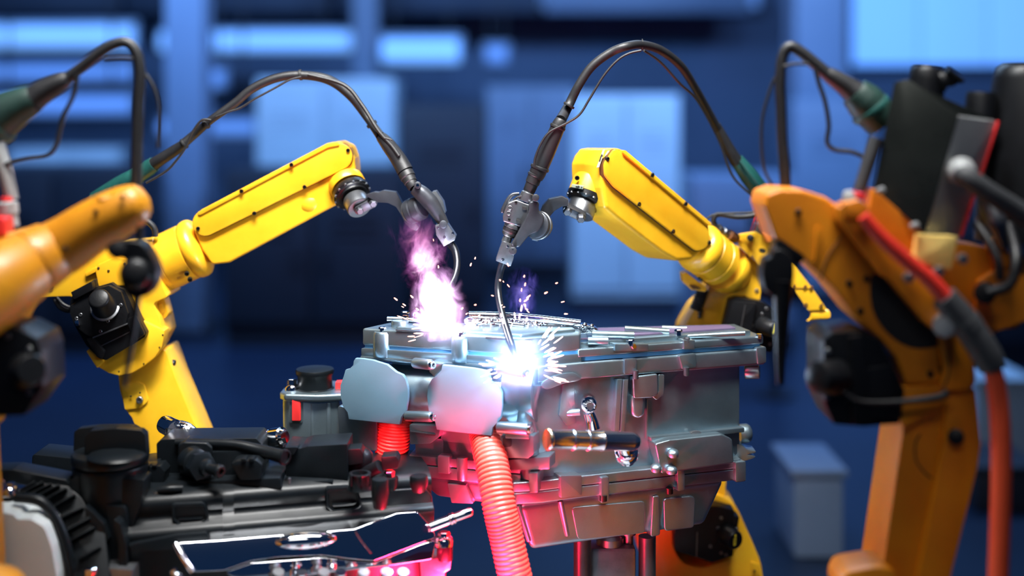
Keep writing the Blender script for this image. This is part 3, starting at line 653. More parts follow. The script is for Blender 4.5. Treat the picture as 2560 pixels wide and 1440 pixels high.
# elbow motor
mq = Q.add('elbow_motor', prism([(1824, 750, 6), (1842, 744, 4), (1908, 755, 4), (1938, 776, 4), (1941, 850, 4), (1926, 882, 4), (1880, 870, 4), (1800, 850, 4)], 3.46, .10, 0, .005), BLK)
Q.add('motor_cover', prism([(1828, 752, 4), (1890, 756, 3), (1872, 850, 3), (1804, 850, 3)], 3.46, .02, .012, .003), BLK, mq)
Q.add('housing_rib', prism([(1860, 760, 1), (1862, 760, 1), (1845, 850, 1), (1843, 850, 1)], 3.46, .01, .014, 0), STL, mq)
Q.add('encoder_cap', lathe((1902, 812, 3.46), (1936, 824, 3.42), [(0, 22), (4, 23), (44, 21), (48, 18)], 28), BLK, mq)
Q.add('warning_label', prism([(1933, 812, 1), (1939, 808, 1), (1938, 830, 1), (1932, 836, 1)], 3.415, .003, 0, 0), LBL, mq)
screws(Q, [(1916, 772), (1905, 785), (1880, 813), (1925, 860)], 3.46, 4.2, SC_S, mq)
# cables at the elbow
Q.add('elbow_cable', tube([(1912, 505), (1904, 518), (1886, 537), (1843, 542), (1797, 536), (1784, 548), (1790, 566), (1803, 578)], 6.5, 12, 6, d=3.42), RUB)
Q.add('elbow_cable', tube([(1900, 518), (1880, 530), (1840, 532), (1790, 535), (1770, 545), (1762, 556)], 2.5, 8, 6, d=3.40), RUB)
Q.add('cable_gland', lathe((1796, 568, 3.42), (1830, 594, 3.46), [(0, 9), (8, 9), (9, 7), (20, 7), (22, 10), (34, 11), (42, 11)], 20), STL)
Q.add('gland_cap', cyl((1822, 586, 3.44), (1840, 596, 3.46), 13), mat('brown_cap', (.16, .06, .02), .4))
Q.add('support_post', prism([(1888, 560, 3), (1907, 556, 3), (1912, 592, 3), (1884, 584, 3)], 3.47, .04, 0, .004), STL)
Q.add('support_strap', tube([(1900, 510), (1903, 540), (1911, 582)], 5, 8, 5, d=3.455), RUB)
Q.add('red_wire', tube([(1900, 520), (1888, 545), (1876, 578)], 1.6, 6, 5, d=3.44), REDP)
Q.add('red_wire', tube([(1904, 522), (1894, 550), (1884, 578)], 1.4, 6, 5, d=3.44), REDP)
Q.add('orange_bush', cyl((1915, 576, 3.45), (1926, 604, 3.45), 12, None, 3), mat('orange_bush', (.65, .17, .02), .4))
# shoulder with its motor, below the housing
sq = Q.add('shoulder_casting', ring_prism(
    smooth_poly([(1760, 1236), (1803, 1241), (1840, 1268), (1866, 1320), (1890, 1375), (1906, 1425), (1900, 1500), (1780, 1510), (1660, 1500), (1620, 1420), (1592, 1350), (1640, 1280)], 4),
    smooth_poly([(1760, 1272), (1795, 1268), (1826, 1280), (1842, 1322), (1845, 1362), (1826, 1396), (1790, 1410), (1750, 1418), (1712, 1408), (1690, 1382), (1682, 1345), (1705, 1300)], 4), 3.52, .16, 0, .008), YEL)
Q.add('shoulder_web', prism(smooth_poly([(1760, 1262), (1803, 1262), (1846, 1300), (1860, 1370), (1800, 1425), (1720, 1420), (1670, 1370), (1690, 1290)], 3), 3.66, .03, 0, .004, fr=False), YEL, sq)
Q.add('corner_pad', prism([(1878, 1404, 3), (1898, 1412, 3), (1900, 1440, 3), (1880, 1440, 3)], 3.515, .02, 0, .003), YEL, sq)
screws(Q, [(1886, 1428)], 3.512, 3, SC_D, sq)
ms = Q.add('shoulder_motor', prism([(1700, 1262, 4), (1795, 1266, 4), (1836, 1276, 3), (1836, 1290, 3), (1849, 1293, 3), (1832, 1390, 4), (1780, 1407, 4), (1687, 1377, 4), (1684, 1340, 4)], 3.47, .18, 0, .004), BLK)
Q.add('housing_rib', prism([(1742, 1330, 1), (1744, 1330, 1), (1742, 1392, 1), (1740, 1392, 1)], 3.47, .01, .002, 0), STL, ms)
Q.add('encoder_cap', lathe((1812, 1334, 3.47), (1838, 1352, 3.43), [(0, 25), (3, 26), (40, 24), (44, 21)], 28), BLK, ms)
Q.add('warning_label', prism([(1834, 1338, 1), (1841, 1336, 1), (1840, 1362, 1), (1834, 1365, 1)], 3.424, .003, 0, 0), LBL, ms)
for k in range(4):
    Q.add('label_mark', prism(rect(1835.5, 1342 + 5 * k, 1839.5 - (k % 2), 1344.5 + 5 * k), 3.4225, .001, 0, 0), INK, ms)
screws(Q, [(1803, 1295), (1795, 1320), (1776, 1366), (1803, 1382), (1815, 1387), (1842, 1322)], 3.47, 4.2, SC_S, ms)
Q.add('base_column', lathe_w((.55, 3.80, .26), (0, 0, 1), [(0, .18), (.02, .2), (.10, .2), (.14, .16), (.20, .15), (.24, .13)], 32), YEL)
Q.add('pedestal', box_w((.55, 3.80, .13), .44, .44, .26, .012), DST)
# ------------------------------------------------------------------ the aluminium drive housing being welded
def zy(y): return CZ - (y - HY) * 2.95 / F        # height of a row seen at the near corner (depth 2.95)
pL, pA, pB, pR, pRB, pLB = (-.360, 3.075), (.028, 2.95), (.160, 3.005), (.619, 3.170), (.560, 3.33), (-.30, 3.31)
def fplane(a, b):
    d = V((b[0] - a[0], b[1] - a[1], 0)); return Pl((a[0], a[1], 1), (d.y, -d.x, 0))
FL, FM, FR = fplane(pL, pA), fplane(pA, pB), fplane(pB, pR)
def xy(pl, px, off=0.0):
    q = pl.at(px, 900) + pl.n * off; return (q.x, q.y)
G = Thing('drive_housing', 'large silver cast aluminium drive housing on two posts with two white-hot weld spots', 'motor housing', (.12, 3.15, .50))
foot = [pL, pA, pB, pR, pRB, pLB]
# main walls
body = G.add('housing_body', slab(offs([xy(FL, 1085), pA, pB, xy(FR, 1868), (.52, 3.31), (-.12, 3.31)], -.012), zy(1205), zy(950), .008), ALU)
G.add('rear_wall', slab(offs([xy(FL, 915), pA, pB, pR, pRB, pLB], -.05), zy(1100), zy(920), .006), ALU, body)
# left upper lid with the step and the blue sealed seam
lidL = [pL, pA, xy(FM, 1452), (.165, 3.10), (.15, 3.13), (-.30, 3.16)]
ll = G.add('upper_lid', slab(lidL, zy(889), zy(845), .006, 3), ALU)
BLU = mat('blue_sealing_strip', (.10, .30, .55), .3, .3)
G.add('sealing_strip', slab(offs(lidL, -.004), zy(897), zy(888), 0), BLU, ll)
G.add('lid_base', slab(offs(lidL, .002), zy(919), zy(896), .004), ALU, ll)
G.add('lid_step', slab([xy(FL, 985, -.012), xy(FL, 1300, -.010), (.15, 3.03), (.14, 3.10), (-.24, 3.12)], zy(847), zy(838), .004, 3), ALU, ll)
for x0, x1, y0, y1 in ((990, 1120, 823, 826), (1215, 1330, 842, 846)):
    G.add('lid_groove', prism([(x0, y0, 1), (x1, y0 + 9, 1), (x1, y1 + 9, 1), (x0, y1, 1)], FL, .004, .0035, .001), DST, ll)
# bosses with bolts on the lid
for x, y, h in ((955, 838, 52), (1152, 858, 42)):
    p = FL.at(x, y)
    G.add('bolt_boss', lathe_w((p.x, p.y + .012, zy(917)), (0, 0, 1), [(0, .022), (.002, .023), (.055, .023), (.06, .020)], 24), ALU, ll)
    G.inst('lid_bolt', HX_C, (p.x, p.y + .008, zy(917) + .063), (0, 0, 1), .009, ll)
# flange under the left lid
G.add('rim_flange', slab(offs([pL, pA, pB, xy(FR, 1600), (.5, 3.33), pLB], .004), zy(927), zy(917), .003), ALU, ll)
# right lid with ribs
lidR = [xy(FM, 1448), pB, pR, (.585, 3.30), (.165, 3.24)]
lr = G.add('right_lid', slab(offs(lidR, .003), zy(905), zy(884), .005, 3), ALU)
G.add('lid_plateau', slab(offs(lidR, -.022), zy(886), zy(872), .005, 3), ALU, lr)
G.add('gasket_sheet', slab(offs(lidR, -.05), zy(873), zy(867), .002), PUR, lr)
G.add('sealing_strip', slab(offs(lidR, -.004), zy(916), zy(904), 0), BLU, lr)
def zbar(x0, y0, x1, y1, d, r):
    return tube([(x0, y0, d), ((x0 + x1) / 2, (y0 + y1) / 2, d), (x1, y1, d)], [r, r, r], 12)
for x0, y0, x1, y1, d, r in ((1480, 835, 1585, 838, 3.07, 9), (1562, 822, 1672, 829, 3.14, 8), (1655, 820, 1716, 822, 3.2, 7), (1470, 852, 1520, 852, 3.03, 10), (1700, 842, 1862, 833, 3.13, 6)):
    G.add('lid_rib', zbar(x0, y0, x1, y1, d, r), ALU, lr)
for (x0, y0, x1, y1) in ((1532, 858, 1616, 876), (1704, 848, 1732, 872)):
    G.add('lid_tab', prism(rect(x0, y0, x1, y1, 3), FR, .03, .012, .004), ALU, lr)
screws(G, [(1578, 863)], FR, 7, HX_C, lr, .013); 
G.inst('lid_bolt', HX_C, FR.at(1575, 857) + V((0, -.005, 0)), (0, 0, 1), .010, lr)
G.inst('lid_bolt', HX_D, FR.at(1716, 850) + V((0, -.005, 0)), (0, 0, 1), .008, lr)
G.inst('lid_bolt', HX_C, FR.at(1700, 838) + V((0, .03, 0)), (0, 0, 1), .010, lr)
G.inst('lid_bolt', HX_C, FR.at(1898, 842) + V((0, .0, 0)), (0, 0, 1), .008, lr)
# right rim flange
rf = G.add('right_rim_flange', slab(offs([xy(FM, 1352), pB, pR, (.57, 3.30), (.1, 3.2)], .006), zy(960), zy(917), .006, 3), ALU)
G.add('flange_lug', prism([(1690, 886, 4), (1733, 880, 6), (1733, 915, 4), (1700, 922, 4)], FR, .03, .016, .005), ALU, rf)
G.add('flange_lug', prism([(1556, 896, 4), (1588, 893, 6), (1588, 930, 4), (1556, 934, 4)], FR, .03, .012, .005), ALU, rf)
G.add('flange_end', prism([(1886, 868, 4), (1911, 864, 6), (1911, 905, 6), (1890, 910, 4)], FR, .05, .010, .006), ALU, rf)
for p in ((1581, 931), (1707, 923)):
    G.add('lug_screw', lathe_w(FR.at(*p) + FR.n * .018 + V((0, 0, -.012)), (0, 0, 1), [(0, .006), (.001, .007), (.02, .007)], 16), DST, rf)
G.add('flange_web', prism(smooth_poly([(1350, 958), (1380, 938), (1430, 930), (1450, 948), (1405, 958), (1365, 972)], 3), FM, .02, .008, .004, fr=False), ALU, rf)
# wall features, right face
bx = G.add('cast_boss', prism([(1578, 940, 6), (1640, 932, 6), (1642, 985, 12), (1625, 992, 6), (1580, 994, 6)], FR, .03, .010, .008, 3), ALU, body)
G.add('cast_boss', prism([(1644, 935, 4), (1660, 935, 5), (1659, 985, 8), (1640, 1000, 6), (1628, 990, 4), (1644, 978, 4)], FR, .03, .004, .005, 3), ALU, body)
G.add('cast_finger', prism(capsule(1594, 1000, 1594, 1028, 19, 17), FR, .03, .006, .010, 3, fr=False), ALU, body)
for x, w, l in ((1546, 5, .006), (1560, 5, .010)):
    G.add('wall_rib', prism([(x - w, 948, 2), (x + w + 2, 946, 2), (x + w - 6, 1078, 2), (x - w - 8, 1080, 2)], FR, .03, l, .004), ALU, body)
G.add('wall_rib', prism([(1620, 1000, 1), (1624, 1000, 1), (1622, 1098, 1), (1618, 1098, 1)], FR, .03, -.006, .002), ALU, body)
G.add('wall_ledge', prism([(1625, 1092, 3), (1860, 1068, 3), (1860, 1080, 3), (1628, 1106, 3)], FR, .03, .003, .005), ALU, body)
G.add('foundry_mark', prism(circ(1738, 1082, 14, 14, 5, -.1), FR, .01, .004, .002, fr=False), STL, body)
G.add('corner_column', tube_w([(.040, 2.972, zy(1200)), (.042, 2.97, zy(1110)), (.030, 2.965, zy(1040)), (.040, 2.968, zy(962))], [.022, .020, .024, .03], 16), ALU, body)
G.add('middle_recess', prism([(1410, 962, 6), (1440, 955, 4), (1444, 1060, 4), (1420, 1066, 6), (1400, 1040, 6)], FM, .02, -.006, .003), ALU, body)
G.add('cross_pipe', cyl((1398, 1035, 3.01), (1452, 1030, 3.0), 9, None, 3), ALU, body)
# right side bosses
G.add('side_boss', cyl((1862, 930, 3.19), (1900, 930, 3.18), 17, None, 4), ALU, body)
G.add('side_dome', lathe((1850, 1084, 3.20), (1880, 1082, 3.20), [(0, 24), (18, 24), (26, 19), (30, 10), (31, 2)], 24), ALU, body)
hf = G.add('horn_flange', prism(smooth_poly([(1825, 1112), (1850, 1112), (1868, 1124), (1889, 1128), (1886, 1133), (1868, 1136), (1888, 1141), (1880, 1147), (1852, 1154), (1828, 1150)], 3), 3.16, .05, 0, .004, fr=False), ALU, body)
# lower right box and the lower flange
lb = G.add('lower_box', prism([(1624, 1102, 8), (1660, 1092, 12), (1790, 1078, 16), (1816, 1090, 12), (1820, 1150, 6), (1640, 1176, 6)], FR, .06, .030, .012, 3), ALU)
G.add('box_dome', lathe_w(FR.at(1776, 1092) + V((0, .0, 0)), (0, 0, 1), [(-.02, .015), (.002, .0145), (.008, .010), (.0105, .003)], 20), ALU, lb)
for p in ((1622, 1158), (1660, 1163), (1664, 1122)):
    G.inst('flange_knob', DM_W, FR.at(*p) + FR.n * .04, (0, -.3, 1), .014, lb)
lowR = [xy(FL, 1296), xy(FM, 1350), pB, xy(FR, 1835), (.52, 3.32), (.0, 3.32)]
lf = G.add('lower_flange', slab(offs(lowR, .014), zy(1228), zy(1203), .004, 3), ALU)
G.add('lower_flange_plate', slab(offs(lowR, .013), zy(1259), zy(1229.5), .004, 3), ALU, lf)
for p in ((1492, 1184, 1512, 1252), (1682, 1160, 1700, 1222), (1826, 1146, 1852, 1200)):
    G.add('flange_lug', prism([(p[0], p[1] + 3, 4), (p[2], p[1], 4), (p[2], p[3] - 4, 6), (p[0], p[3], 6)], FR, .04, .026, .006), ALU, lf)
G.add('flange_lug', prism([(1390, 1184, 5), (1446, 1182, 5), (1446, 1234, 6), (1392, 1240, 6)], FM, .04, .020, .006), ALU, lf)
for p in ((1500, 1238), (1664, 1220)):
    q = FR.at(*p) + FR.n * .020
    G.add('lug_screw', lathe_w(q + V((0, 0, -.008)), (0, 0, 1), [(0, .008), (.001, .009), (.014, .009)], 16), SCR, lf)
# sump pan
topP = offs([xy(FL, 1300), xy(FM, 1398), xy(FR, 1806), (.47, 3.30), (.02, 3.30)], .006)
botP = [xy(FL, 1324, -.004), xy(FM, 1418, .004), xy(FR, 1768, -.012), (.42, 3.27), (.05, 3.27)]
pan = G.add('sump_pan', slab(botP, zy(1378), zy(1258), .018, 5, topP), ALU)
def panplane(i, k):
    a, b, c = V((*topP[i], zy(1258))), V((*topP[k], zy(1258))), V((*botP[i], zy(1378))); n = (b - a).cross(c - a)
    return Pl(a, n if n.y < 0 else -n)
PF, PE = panplane(1, 2), panplane(0, 1)
G.add('pan_rib', prism([(1630, 1240, 4), (1646, 1237, 4), (1648, 1336, 8), (1624, 1341, 6)], PF, .03, .006, .006, 3), ALU, pan)
G.add('pan_panel', prism([(1428, 1268, 10), (1612, 1252, 10), (1612, 1332, 10), (1444, 1350, 14)], PF, .02, .002, .002, 3), ALU, pan)
G.add('pan_panel', prism([(1658, 1246, 10), (1738, 1238, 14), (1734, 1318, 10), (1660, 1328, 10)], PF, .02, .003, .003, 3), ALU, pan)
for k in (0, 1):
    a, b = V((*topP[k], zy(1262))), V((*botP[k], zy(1362)))
    G.add('pan_edge', tube_w([a, a.lerp(b, .4), a.lerp(b, .9)], [.0065, .0065, .006], 12), ALU, pan)
# left lower tray
topL = [xy(FL, 1022), xy(FL, 1300), (.06, 3.29), (-.2, 3.29)]
tl = G.add('left_tray', slab(offs(topL, -.012), zy(1166), zy(1118), .006), ALU)
G.add('tray_flange', slab(topL, zy(1186), zy(1163), .004), ALU, tl)
G.add('tray_flange', slab(offs(topL, .002), zy(1218), zy(1187.5), .004), ALU, tl)
G.add('tray_bottom', slab([xy(FL, 1085, -.02), xy(FL, 1300, 0), (.05, 3.25), (-.15, 3.25)], zy(1272), zy(1217), .014, 3, offs(topL, -.008)), ALU, tl)
G.add('tray_post', cyl((1156, 1142, 3.0), (1158, 1200, 3.0), 15, None, 3), ALU, tl)
G.add('tray_lug', prism([(1098, 1135, 4), (1128, 1138, 4), (1128, 1182, 4), (1098, 1180, 4)], FL, .03, .012, .005), ALU, tl)
G.add('tray_gusset', prism([(1120, 1208, 2), (1165, 1212, 3), (1185, 1258, 3), (1130, 1256, 3)], FL, .03, .004, .004), ALU, tl)
# the two ports: flat machined covers before a round barrel
ba = G.add('barrel', lathe_w(FL.at(905, 985) - FL.n * .052, V((pA[0] - pL[0], pA[1] - pL[1], 0)), [(0, .05), (.01, .062), (.02, .066), (.385, .066), (.40, .058)], 40), ALU)
G.add('barrel_band', lathe_w(FL.at(1255, 985) - FL.n * .052, V((pA[0] - pL[0], pA[1] - pL[1], 0)), [(0, .066), (.001, .0685), (.045, .0685), (.047, .070), (.075, .070), (.076, .066)], 40), ALU, ba)
c1 = ([(901, 890), (897, 897), (896, 907), (887, 916), (877, 918), (871, 938), (864, 957), (865, 985), (871, 1010), (882, 1024), (885, 1041), (915, 1044), (960, 1049), (1011, 1054), (1015, 1036), (1027, 1020), (1032, 990), (1032, 967), (1026, 942), (1018, 931), (1002, 924), (980, 906), (945, 895), (920, 891)])
c2 = ([(1118, 906), (1115, 920), (1103, 933), (1091, 941), (1082, 960), (1080, 985), (1084, 1020), (1099, 1044), (1104, 1066), (1150, 1072), (1200, 1077), (1239, 1081), (1243, 1060), (1262, 1040), (1266, 1008), (1265, 975), (1255, 956), (1238, 947), (1232, 921), (1195, 914), (1150, 909)])
G.add('port_cover', prism(c1, FL, .012, .030, .0015, fr=False), ALP, None, 'left flat grey port cover')
G.add('port_cover', prism(c2, FL, .012, .032, .0015, fr=False), ALP, None, 'right flat grey port cover')
# clamp studs between the covers
for a, b, r in (((1036, 907, 3.01), (1078, 912, 2.97), 13), ((1246, 922, 2.94), (1312, 932, 2.90), 13), ((1016, 1040, 3.0), (1080, 1042, 2.96), 13), ((1246, 1068, 2.94), (1322, 1073, 2.90), 15)):
    s = G.add('clamp_stud', cyl(a, b, r, None, 3), ALU, ba)
    A, B = W(*a), W(*b); G.inst('stud_screw', SC_C, B + (B - A).normalized() * .004, B - A, .0095, ba)
G.add('stud_lug', prism([(1270, 1056, 3), (1330, 1056, 3), (1330, 1092, 3), (1270, 1090, 3)], FL, .03, .022, .003), ALU, ba)
G.add('barrel_bracket', prism([(1086, 900, 4), (1116, 905, 4), (1112, 930, 8), (1095, 940, 5), (1080, 925, 4)], FL, .03, .02, .005), ALU, ba)
# blocks under the barrel, in the red light
G.add('lower_block', prism([(1028, 1058, 3), (1106, 1062, 3), (1102, 1090, 14), (1080, 1106, 8), (1030, 1108, 3)], FL, .05, .012, .006), ALU, ba)
G.add('block_slot', prism([(1030, 1074, 2), (1094, 1082, 2), (1094, 1087, 2), (1030, 1081, 2)], FL, .004, .014, .001), DST, ba)
lb2 = G.add('lower_block', prism([(1255, 1086, 3), (1338, 1084, 6), (1340, 1130, 10), (1325, 1142, 6), (1262, 1140, 3)], FL, .05, .016, .006), ALU, ba)
G.add('block_slot', prism([(1262, 1090, 3), (1284, 1088, 5), (1284, 1112, 5), (1264, 1114, 3)], FL, .004, .018, .001), DST, ba)
G.add('block_step', prism([(1258, 1150, 3), (1375, 1140, 4), (1375, 1172, 4), (1262, 1176, 3)], FL, .05, .004, .005), ALU, ba)
G.add('block_step', prism([(1325, 1178, 3), (1348, 1178, 4), (1348, 1228, 4), (1328, 1228, 3)], FL, .05, .014, .005), ALU, ba)
G.add('left_block', prism([(846, 1012, 6), (945, 1040, 6), (946, 1128, 8), (850, 1112, 6)], FL, .05, .006, .008), ALU, ba)
# chrome coolant pipe and eyelet
cp = G.add('coolant_pipe', lathe((1368, 1098, 2.84), (1612, 1105, 2.93), [(8, 22), (-2, 23), (-2, 26), (4, 28), (10, 27), (14, 24.5), (66, 24.5), (69, 27.5), (74, 27.5), (77, 24.5), (108, 24.5), (111, 27), (116, 27), (119, 24.5), (148, 24.5), (151, 26.5), (154, 26.5), (157, 24.5), (236, 24.5), (250, 21), (258, 14), (262, 4)], 36), PIPE)
G.add('pipe_bore', lathe((1366, 1098, 2.838), (1612, 1105, 2.93), [(2, 22.5), (2.5, 22.5), (60, 20)], 28), mat('pipe_inside', (.01, .02, .04), .3), cp)
G.add('pipe_lip', lathe((1366, 1098, 2.838), (1612, 1105, 2.93), [(0, 23), (-.5, 24.5), (1, 27), (3, 28)], 36), mat('brass_lip', (.7, .55, .3), .25, 1.0), cp)
G.add('pipe_elbow', tube([(1560, 1110, 2.93), (1566, 1128, 2.94), (1568, 1150, 2.96)], [22, 21, 20], 18), CHR, cp)
G.add('pipe_collar', cyl((1566, 1128, 2.94), (1567, 1140, 2.95), 30, None, 3), CHR, cp)
ey = G.add('lifting_eye', ring_prism(circ(1473, 1013, 20, 28, 22), circ(1476, 1016, 8, 28, 9), 2.96, .035, 0, .006), CHB)
G.add('eye_shank', tube([(1472, 1030, 2.975), (1478, 1050, 2.98), (1482, 1072, 2.98)], [14, 17, 20], 14), CHR, ey)
# chrome parts on the lid
cb = G.add('chrome_rail', tube([(1172, 787, 3.10), (1240, 789, 3.10), (1340, 796, 3.08), (1452, 808, 3.06)], [9, 10, 10, 9], 16), CHR)
G.add('rail_strip', tube([(1172, 803, 3.08), (1240, 806, 3.075), (1310, 813, 3.065)], 6, 12), CHR, cb)
G.add('hammered_gasket', prism(smooth_poly([(1168, 793), (1260, 797), (1360, 803), (1450, 811), (1490, 820), (1488, 831), (1440, 834), (1340, 828), (1240, 820), (1170, 816)], 3), 3.075, .03, 0, .005, 3, fr=False), CHB, cb)
rng = random.Random(9)
for k in range(34):
    t = rng.random(); x = 1180 + 300 * t; y = 800 + 16 * t + rng.uniform(-3, 12)
    G.inst('gasket_bead', DM_C, W(x, min(y, 829), 3.073), (rng.uniform(-.4, .4), -1, rng.uniform(0, .8)), .0045 + .003 * rng.random(), cb)
lp = G.add('chrome_strip', tube([(968, 797, 3.10), (1010, 798, 3.10), (1060, 803, 3.10), (1100, 806, 3.09)], [6, 5, 5, 5], 12), CHR)
G.inst('chrome_nut', HX_C, W(1013, 788, 3.10), (0, 0, 1), .011, lp); G.inst('chrome_nut', HX_C, W(1040, 790, 3.10), (0, 0, 1), .010, lp)
G.inst('chrome_nut', HX_C, W(1062, 793, 3.10), (0, 0, 1), .008, lp)
G.add('strip_foot', cyl((1000, 800, 3.10), (1000, 826, 3.10), 22, None, 2), ALU, lp)
# support posts down to the table
for x, d in ((1456, 3.06), (1618, 3.10)):
    a = W(x, 1340, d)
    G.add('support_post', lathe_w((a.x, a.y, .50), (0, 0, 1), [(0, .05), (.012, .05), (.014, .021), (a.z - .5, .021)], 24), DST)
T = Thing('welding_table', 'low welding table with a light-bouncing pale top under the housing and the black engine, below the picture edge', 'table', (-.3, 3.0, 0))
T.add('table_top', slab([(-1.08, 2.62), (-.70, 2.62), (-.70, 1.2), (.45, 1.2), (.45, 3.30), (-1.08, 3.30)], .45, .50, .006), mat('pale_bounce_worktop', (.34, .40, .44), .4))  # worktop made pale and lengthened, out of view, to bounce light upward
for sx in (-1.02, .40):
    for sy in (2.68, 3.24): T.add('leg', box_w((sx, sy, .225), .08, .08, .45, .006), DST)
for sx in (-.64, .40): T.add('leg', box_w((sx, 1.27, .225), .08, .08, .45, .006), DST)
T = Thing('clamp_block', 'small steel clamp with round top between the two red-lit posts', 'clamp', W(1545, 1500, 3.1))
T.base.z = .50; T.root.location = T.base
p = W(1530, 1412, 3.12)
T.add('clamp_base', box_w((p.x, p.y, .66), .11, .07, .32, .01), STL)
T.add('clamp_jaw', lathe_w((p.x - .005, p.y, .815), (0, 0, 1), [(0, .03), (.004, .034), (.02, .034), (.03, .026), (.034, .012)], 24), STL)
T.add('clamp_screw', lathe_w((p.x + .04, p.y, .80), (0, 0, 1), [(0, .012), (.04, .012), (.042, .018), (.052, .018), (.055, .012)], 20), STL)
# corrugated hoses
def corr(name, path, label, per):
    n = len(path); P = [W(*p) for p in path]; L = sum((P[i + 1] - P[i]).length for i in range(n - 1))
    k = L / (per * path[0][2] / F); sub = int(k * 7 / (n - 1)) + 1
    bm = tube([p for p in path], [41.0] * n, 28, sub, prof=lambda t: 1 + .045 * (abs(math.sin(math.pi * k * t)) * 2 - 1))
    base = P[-1]
    T = Thing(name, label, 'hose', base, 'corrugated hoses')
    T.add('corrugated_tube', bm, CORR, smooth=60)
    return T
corr('corrugated_hose', [(1208, 1045, 3.0), (1216, 1088, 2.992), (1231, 1165, 2.935), (1248, 1262, 2.89), (1267, 1346, 2.88), (1290, 1450, 2.87), (1318, 1560, 2.87), (1330, 1682, 2.87)], 'long corrugated orange-red hose running down in front of the silver housing', 10.2)
corr('corrugated_hose', [(990, 1025, 3.095), (987, 1062, 3.08), (980, 1130, 3.085), (972, 1190, 3.12), (966, 1250, 3.16), (960, 1340, 3.18), (958, 1500, 3.18), (958, 1655, 3.18)], 'short visible corrugated red hose going down behind the black engine', 10.2)
# reservoir with black cap
Y = 3.18
T = Thing('coolant_reservoir', 'silver reservoir with a black screw cap behind the black engine', 'reservoir', (W(775, 1100, Y).x, Y + .06, .50))
rb = T.add('tank', slab([(W(x, 1000, Y).x, Y + dy) for x, dy in ((716, 0), (730, -.012), (800, -.02), (848, -.012), (850, .1), (720, .1))], .50, CZ - 745 * Y / F, .010, 3, [(W(x, 1000, Y).x, Y + dy) for x, dy in ((706, 0), (722, -.014), (800, -.022), (850, -.014), (852, .12), (708, .12))]), ALU)
T.add('tank_rim', slab([(W(x, 1000, Y).x, Y + dy) for x, dy in ((699, .0), (716, -.024), (800, -.034), (868, -.02), (870, .13), (702, .13))], CZ - 748 * Y / F, CZ - 730 * Y / F, .006, 3), ALU, rb)
T.add('tank_rib', cyl((782, 1005, Y - .012), (782, 1200, Y - .012), 9, None, 3), ALU, rb)
T.add('tank_rib', cyl((822, 1005, Y - .012), (822, 1200, Y - .012), 9, None, 3), ALU, rb)
T.add('sight_window', prism(rect(722, 990, 758, 1060, 8), Y - .02, .02, 0, .004), ALU, rb)
T.add('red_tag', prism(rect(730, 997, 752, 1052, 3), Y - .024, .01, .002, .002), REDP, rb)
T.add('screw_cap', lathe((787, 984, Y + .04), (787, 922, Y + .04), [(0, 46), (4, 48), (14, 48), (16, 44), (44, 43), (50, 47), (58, 48), (62, 46), (64, 30)], 36), PLA)
T.inst('stud_nut', HX_C, W(730, 958, Y + .02), (0, 0, 1), .012); T.inst('stud_nut', DM_C, W(730, 970, Y + .02), (0, 0, 1), .018)
T.add('red_block', prism(rect(838, 956, 864, 974, 3), Y + .03, .03, 0, .003), REDP)
# ------------------------------------------------------------------ black engine in the left foreground
eA, eB = W(300, 900, 2.74), W(1080, 900, 2.92)
FE = fplane((eA.x, eA.y), (eB.x, eB.y))
EDIR = V((eB.x - eA.x, eB.y - eA.y, 0)); ELEN = EDIR.length; EDIR.normalize()
def ze(y): return CZ - (y - HY) * 2.74 / F
N = Thing('car_engine', 'black plastic-covered car engine with a polished chrome manifold, filling the lower left corner', 'engine', (-.5, 2.9, .50))
def eprof(s0, s1, prof, grow=0.0):
    rings = []
    for s in (s0, s1):
        c = V((eA.x, eA.y, 0)) + EDIR * (ELEN * s)
        rings.append([V((c.x, c.y, 0)) + FE.n * (o + grow) + V((0, 0, z if z < 1 and z < .6 else z)) for o, z in prof])
    return loft(rings)
PR = [(-.18, .51), (-.18, ze(1236)), (-.05, ze(1238)), (-.024, ze(1244)), (-.008, ze(1252)), (0, ze(1262)), (.003, ze(1276)), (-.003, ze(1290)), (-.004, ze(1302)), (.004, ze(1312)), (.020, ze(1322)), (.028, ze(1330)), (.030, ze(1340)), (.026, ze(1352)), (.022, .51)]
vc = N.add('valve_cover', bev(eprof(0.0, 1.0, PR), .004, 2, 60), PLA, smooth=50)
N.add('cover_strap', bev(eprof(.315, .350, PR[2:14], .004), .0), PLA, vc)
N.add('end_block', prism([(960, 1222, 12), (1060, 1216, 18), (1078, 1236, 12), (1082, 1330, 8), (965, 1330, 8)], FE, .10, .012, .012, 3), PLA, vc)
for x0, y0, x1, y1 in ((428, 1256, 524, 1312), (812, 1216, 904, 1278)):
    fr_o = rounded([(x0, y0, 10), (x1 - 12, y0 - 4, 14), (x1, y1 - 16, 14), (x1 - 22, y1 - 4, 12), (x0 + 18, y1, 14), (x0 + 2, y1 - 14, 10)])
    cx, cy = (x0 + x1) / 2, (y0 + y1) / 2
    fr_i = [(cx + (x - cx) * .84, cy + (y - cy) * .76) for x, y in fr_o]
    N.add('pocket_frame', ring_prism(fr_o, fr_i, FE, .03, .014, .003), PLA, vc)
    N.add('pocket_floor', prism(fr_i, FE, .01, .004, 0, fr=False), INK, vc)
    N.add('pocket_tab', prism([(cx - 30, cy + 10, 3), (cx + 34, cy + 5, 3), (cx + 22, cy + 12, 3), (cx - 26, cy + 16, 3)], FE, .012, .012, .001), PLA, vc)
N.add('heat_shield', prism([(322, 1346, 4), (345, 1340, 4), (440, 1322, 6), (515, 1316, 6), (524, 1330, 4), (522, 1352, 4), (330, 1362, 4)], FE, .02, .045, .003), PLA, vc)
